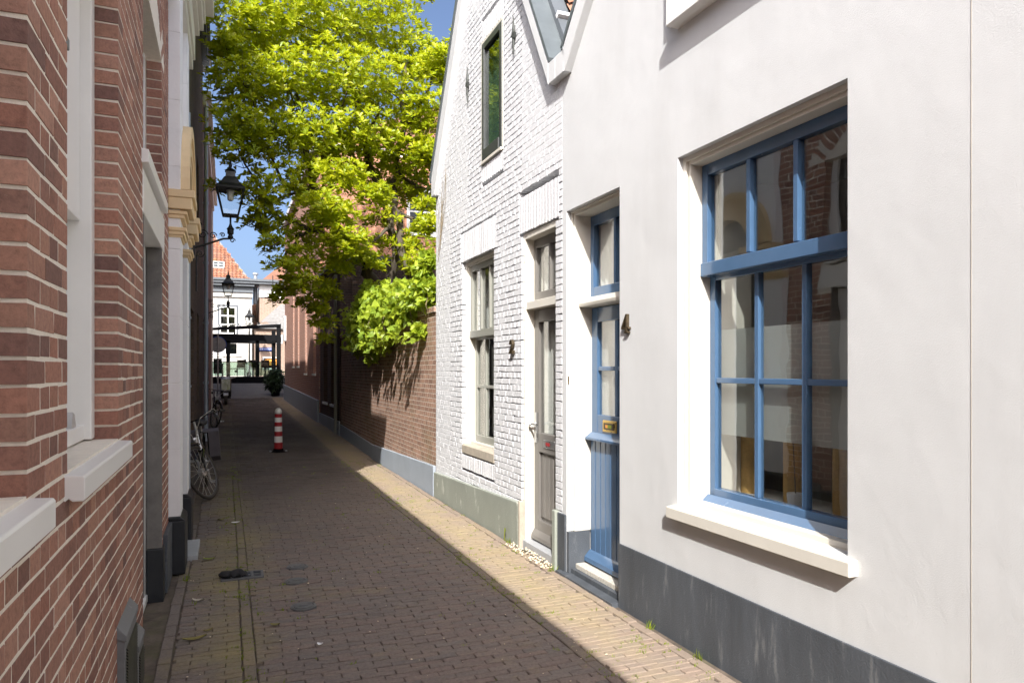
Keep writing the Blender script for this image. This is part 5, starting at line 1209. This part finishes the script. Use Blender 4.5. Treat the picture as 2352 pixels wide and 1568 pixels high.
for (x, lab) in ((.95, 'grey napkin holder on the middle terrace table'), ):
    tag(MB().lathe([(.07, 0), (.075, .2), (.03, .22)], (x, TY + 1.2, zz + .751), 12).build('napkin_holder', 'table_top'), lab, 'holder')

# ------------------------------------------------------------------ houses across the quay
wh_ = thing('quay_house', 'white plastered house with orange pantile roof across the quay', 'house', (-3, 55, .9))
B(-9, 1.75, 55, 64, .8, 7.75).build('wall', 'wall_white_far', wh_)
m = MB().box(-9, 1.83, 54.75, 55, 7.3, 7.42).box(-9, 1.83, 54.9, 55, 7.42, 7.75).box(-9, 1.9, 54.6, 56, 7.751, 7.95).box(-9, 6.2, 54.45, 56, 7.951, 8.12).box(-9, 6.25, 54.35, 56, 8.121, 8.28); m.build('cornice', 'lead', wh_)
B(-9, 1.79, 54.86, 54.999, 6.95, 7.29).build('frieze', 'wall_white_far', wh_)
V0 = (1.75, 55.2, 8.3); hipV = Vector((-.75, 59.5, 12.3)); m = MB()
m.arr([(-9, 55.2, 8.2), (1.7, 55.2, 8.2), (-.8, 59.4, 12.1), (-9, 59.4, 12.1), (1.7, 64, 8.2)], [(0, 1, 2, 3), (1, 4, 2)]); m.build('roof_deck', 'slate_roof', wh_)
u = Vector((1, 0, 0)); v = Vector((0, 4.3, 4.0)).normalized(); sl = math.hypot(4.3, 4.0); nv = int(sl / .34); m = MB()
for j in range(nv):
    xr = 1.7 - 2.5 * (j + .5) / nv; x = -3.5
    while x + .26 < xr:
        q = []
        for jj in (0, 1):
            for s_ in range(5):
                t = s_ / 4; q.append(Vector((x, 55.2, 8.2)) + u * (t * .275) + v * ((j + jj * 1.1) * .34) + Vector((0, -.68, .73)) * (.05 + .05 * math.sin(2 * PI * t) + (.05 if jj == 0 else 0) + R.uniform(-.008, .008)))
        m.arr(q, [(s_, s_ + 1, 6 + s_, 5 + s_) for s_ in range(4)]); x += .27
m.build('roof', 'roof_tile', wh_, recalc=False)
o = MB().obox(Vector((-.55, 56.3, 9.42)), (.4, 0, 0), v * .38, Vector((0, -.68, .73)) * .06).build('roof_window', 'sign_white', wh_)
m = MB()
for a in (-.18, .18):
    for b in (-.16, .16): m.obox(Vector((-.55 + a, 56.3, 9.42)) + v * b + Vector((0, -.68, .73)) * .063, (.15, 0, 0), v * .13, Vector((0, -.68, .73)) * .004)
m.build('pane', 'dark_pane', o)
def far_window(par, x0, x1, z0, z1, y, nx, nz, fm='white_paint', outer=None):
    m = MB()
    xs_ = [x0 + (x1 - x0) * i / nx for i in range(nx + 1)]; zs_ = [z0 + (z1 - z0) * i / nz for i in range(nz + 1)]
    for x in xs_: m.box(x - .045, x + .045, y - .05, y - .001, z0 - .045, z1 + .045)
    for z in zs_:
        for a, b in zip(xs_, xs_[1:]): m.box(a + .0455, b - .0455, y - .048, y - .001, z - .045, z + .045)
    o = m.build('window', fm, par)
    B(x0, x1, y - .02, y - .012, z0, z1).build('pane', 'dark_pane', o)
    if outer: MB().box(x0 - .17, x0 - .05, y - .06, y - .001, z0 - .1, z1 + .17).box(x1 + .05, x1 + .17, y - .06, y - .001, z0 - .1, z1 + .17).box(x0 - .05, x1 + .05, y - .06, y - .001, z1 + .05, z1 + .17).build('casing', outer, o)
    return o
far_window(wh_, -.42, .62, 4.3, 6.2, 55, 2, 3, outer='lead')
far_window(wh_, -1.5, -.3, 2.85, 3.5, 55, 2, 1); far_window(wh_, -.1, .75, 2.75, 3.6, 55, 1, 1)
far_window(wh_, -1.6, -.25, 1.3, 2.5, 55, 2, 1)
B(-.06, .72, 54.96, 54.999, .95, 2.55).build('door', 'cream_paint', wh_)
B(-2.2, 1.0, 54.9, 54.999, 2.6, 2.7).build('string_course', 'white_paint', wh_)
B(-2.5, .5, 54.85, 54.999, 3.65, 4.0).build('fascia', 'dark_paint', wh_); 
def text_mesh(name, body, size, loc, par, mat, thick=.004):
    cu = bpy.data.curves.new(name, 'FONT'); cu.body = body; cu.size = size; cu.extrude = thick; cu.align_x = 'CENTER'; cu.align_y = 'CENTER'
    tmp = bpy.data.objects.new('tmp', cu); COL.objects.link(tmp); bpy.context.view_layer.update()
    me = bpy.data.meshes.new_from_object(tmp.evaluated_get(bpy.context.evaluated_depsgraph_get())); bpy.data.objects.remove(tmp)
    me.materials.clear(); me.materials.append(MAT[mat]); o = bpy.data.objects.new(name, me); COL.objects.link(o)
    org = ORG.get(par.name, Vector()); o.parent = par; o.location = Vector(loc) - org; o.rotation_euler = (PI / 2, 0, 0); return o
def name_plate(lab, x0, x1, z, y, txt):
    t = thing('street_sign', lab, 'sign', ((x0 + x1) / 2, y, z), 'blue street name plates across the quay')
    MB().box(x0, x1, y - .03, y - .001, z - .1, z + .1).build('plate', 'sign_blue', t, bevel=.008)
    text_mesh('lettering', txt, .15, ((x0 + x1) / 2, y - .034, z), t, 'sign_white')
name_plate('blue street sign reading OUDE HAVEN on the tan brick house', 1.88, 2.86, 3.02, 49.9, 'OUDE HAVEN')
name_plate('blue street name plate on the white quay house', .55, 1.35, 3.84, 54.99, 'OUDE HAVEN')
tb_ = thing('tan_brick_house', 'tan brick house with white cornice beside the white quay house', 'house', (4, 55, .9))
B(2.28, 9, 55.01, 63, .8, 7.0).build('wall', 'brick_tan', tb_); B(2.25, 9, 54.93, 63, 7.001, 7.95).build('frieze', 'white_paint', tb_)
MB().prism([(2.3, 8.3), (9, 8.3), (5.6, 11.2)], 'y', 56.5, 63).build('roof', 'roof_tile', tb_)
m = MB().lathe([(.16, 6.6), (.16, 8.4), (.2, 8.42), (.2, 8.46), (.13, 8.5), (.13, 8.8), (.22, 8.82), (.2, 8.95)], (2.03, 56.2, 0), 12); m.build('flue', 'zinc', tb_)
al = thing('rear_house', 'low brown brick gable glimpsed in the gap between the quay houses', 'house', (2, 62, .9))
B(1.2, 3.4, 62, 68, .8, 6.2).build('wall', 'brick_tan', al); MB().prism([(1.0, 6.2), (3.5, 6.2), (3.5, 8.2)], 'y', 61.8, 68).build('roof', 'roof_tile', al)
sd_ = thing('shed_house', 'low brick house with grey slate hipped roof behind the terrace', 'house', (3.5, 50, .9))
B(1.82, 8, 49.93, 53, .8, 4.45).build('wall', 'brick_tan', sd_)
m = MB().arr([(1.65, 49.7, 4.4), (8.1, 49.7, 4.4), (8.1, 51.5, 6.2), (3.5, 51.5, 6.2), (1.65, 53.2, 4.4), (8.1, 53.2, 4.4)], [(0, 1, 2, 3), (0, 3, 4), (3, 2, 5, 4)]); m.build('roof', 'slate_roof', sd_)
far_window(sd_, 2.6, 3.5, 3.45, 3.95, 49.93, 1, 1); far_window(sd_, 2.3, 3.3, 1.7, 2.45, 49.93, 1, 1)
B(2.4, 3.2, 49.905, 49.912, 1.95, 2.35).build('orange_blind', 'amber', sd_)
m = MB().tube([(3.0, 51.4, 6.0), (3.0, 51.4, 8.2)], .03, 6); m.build('aerial', 'iron', sd_)
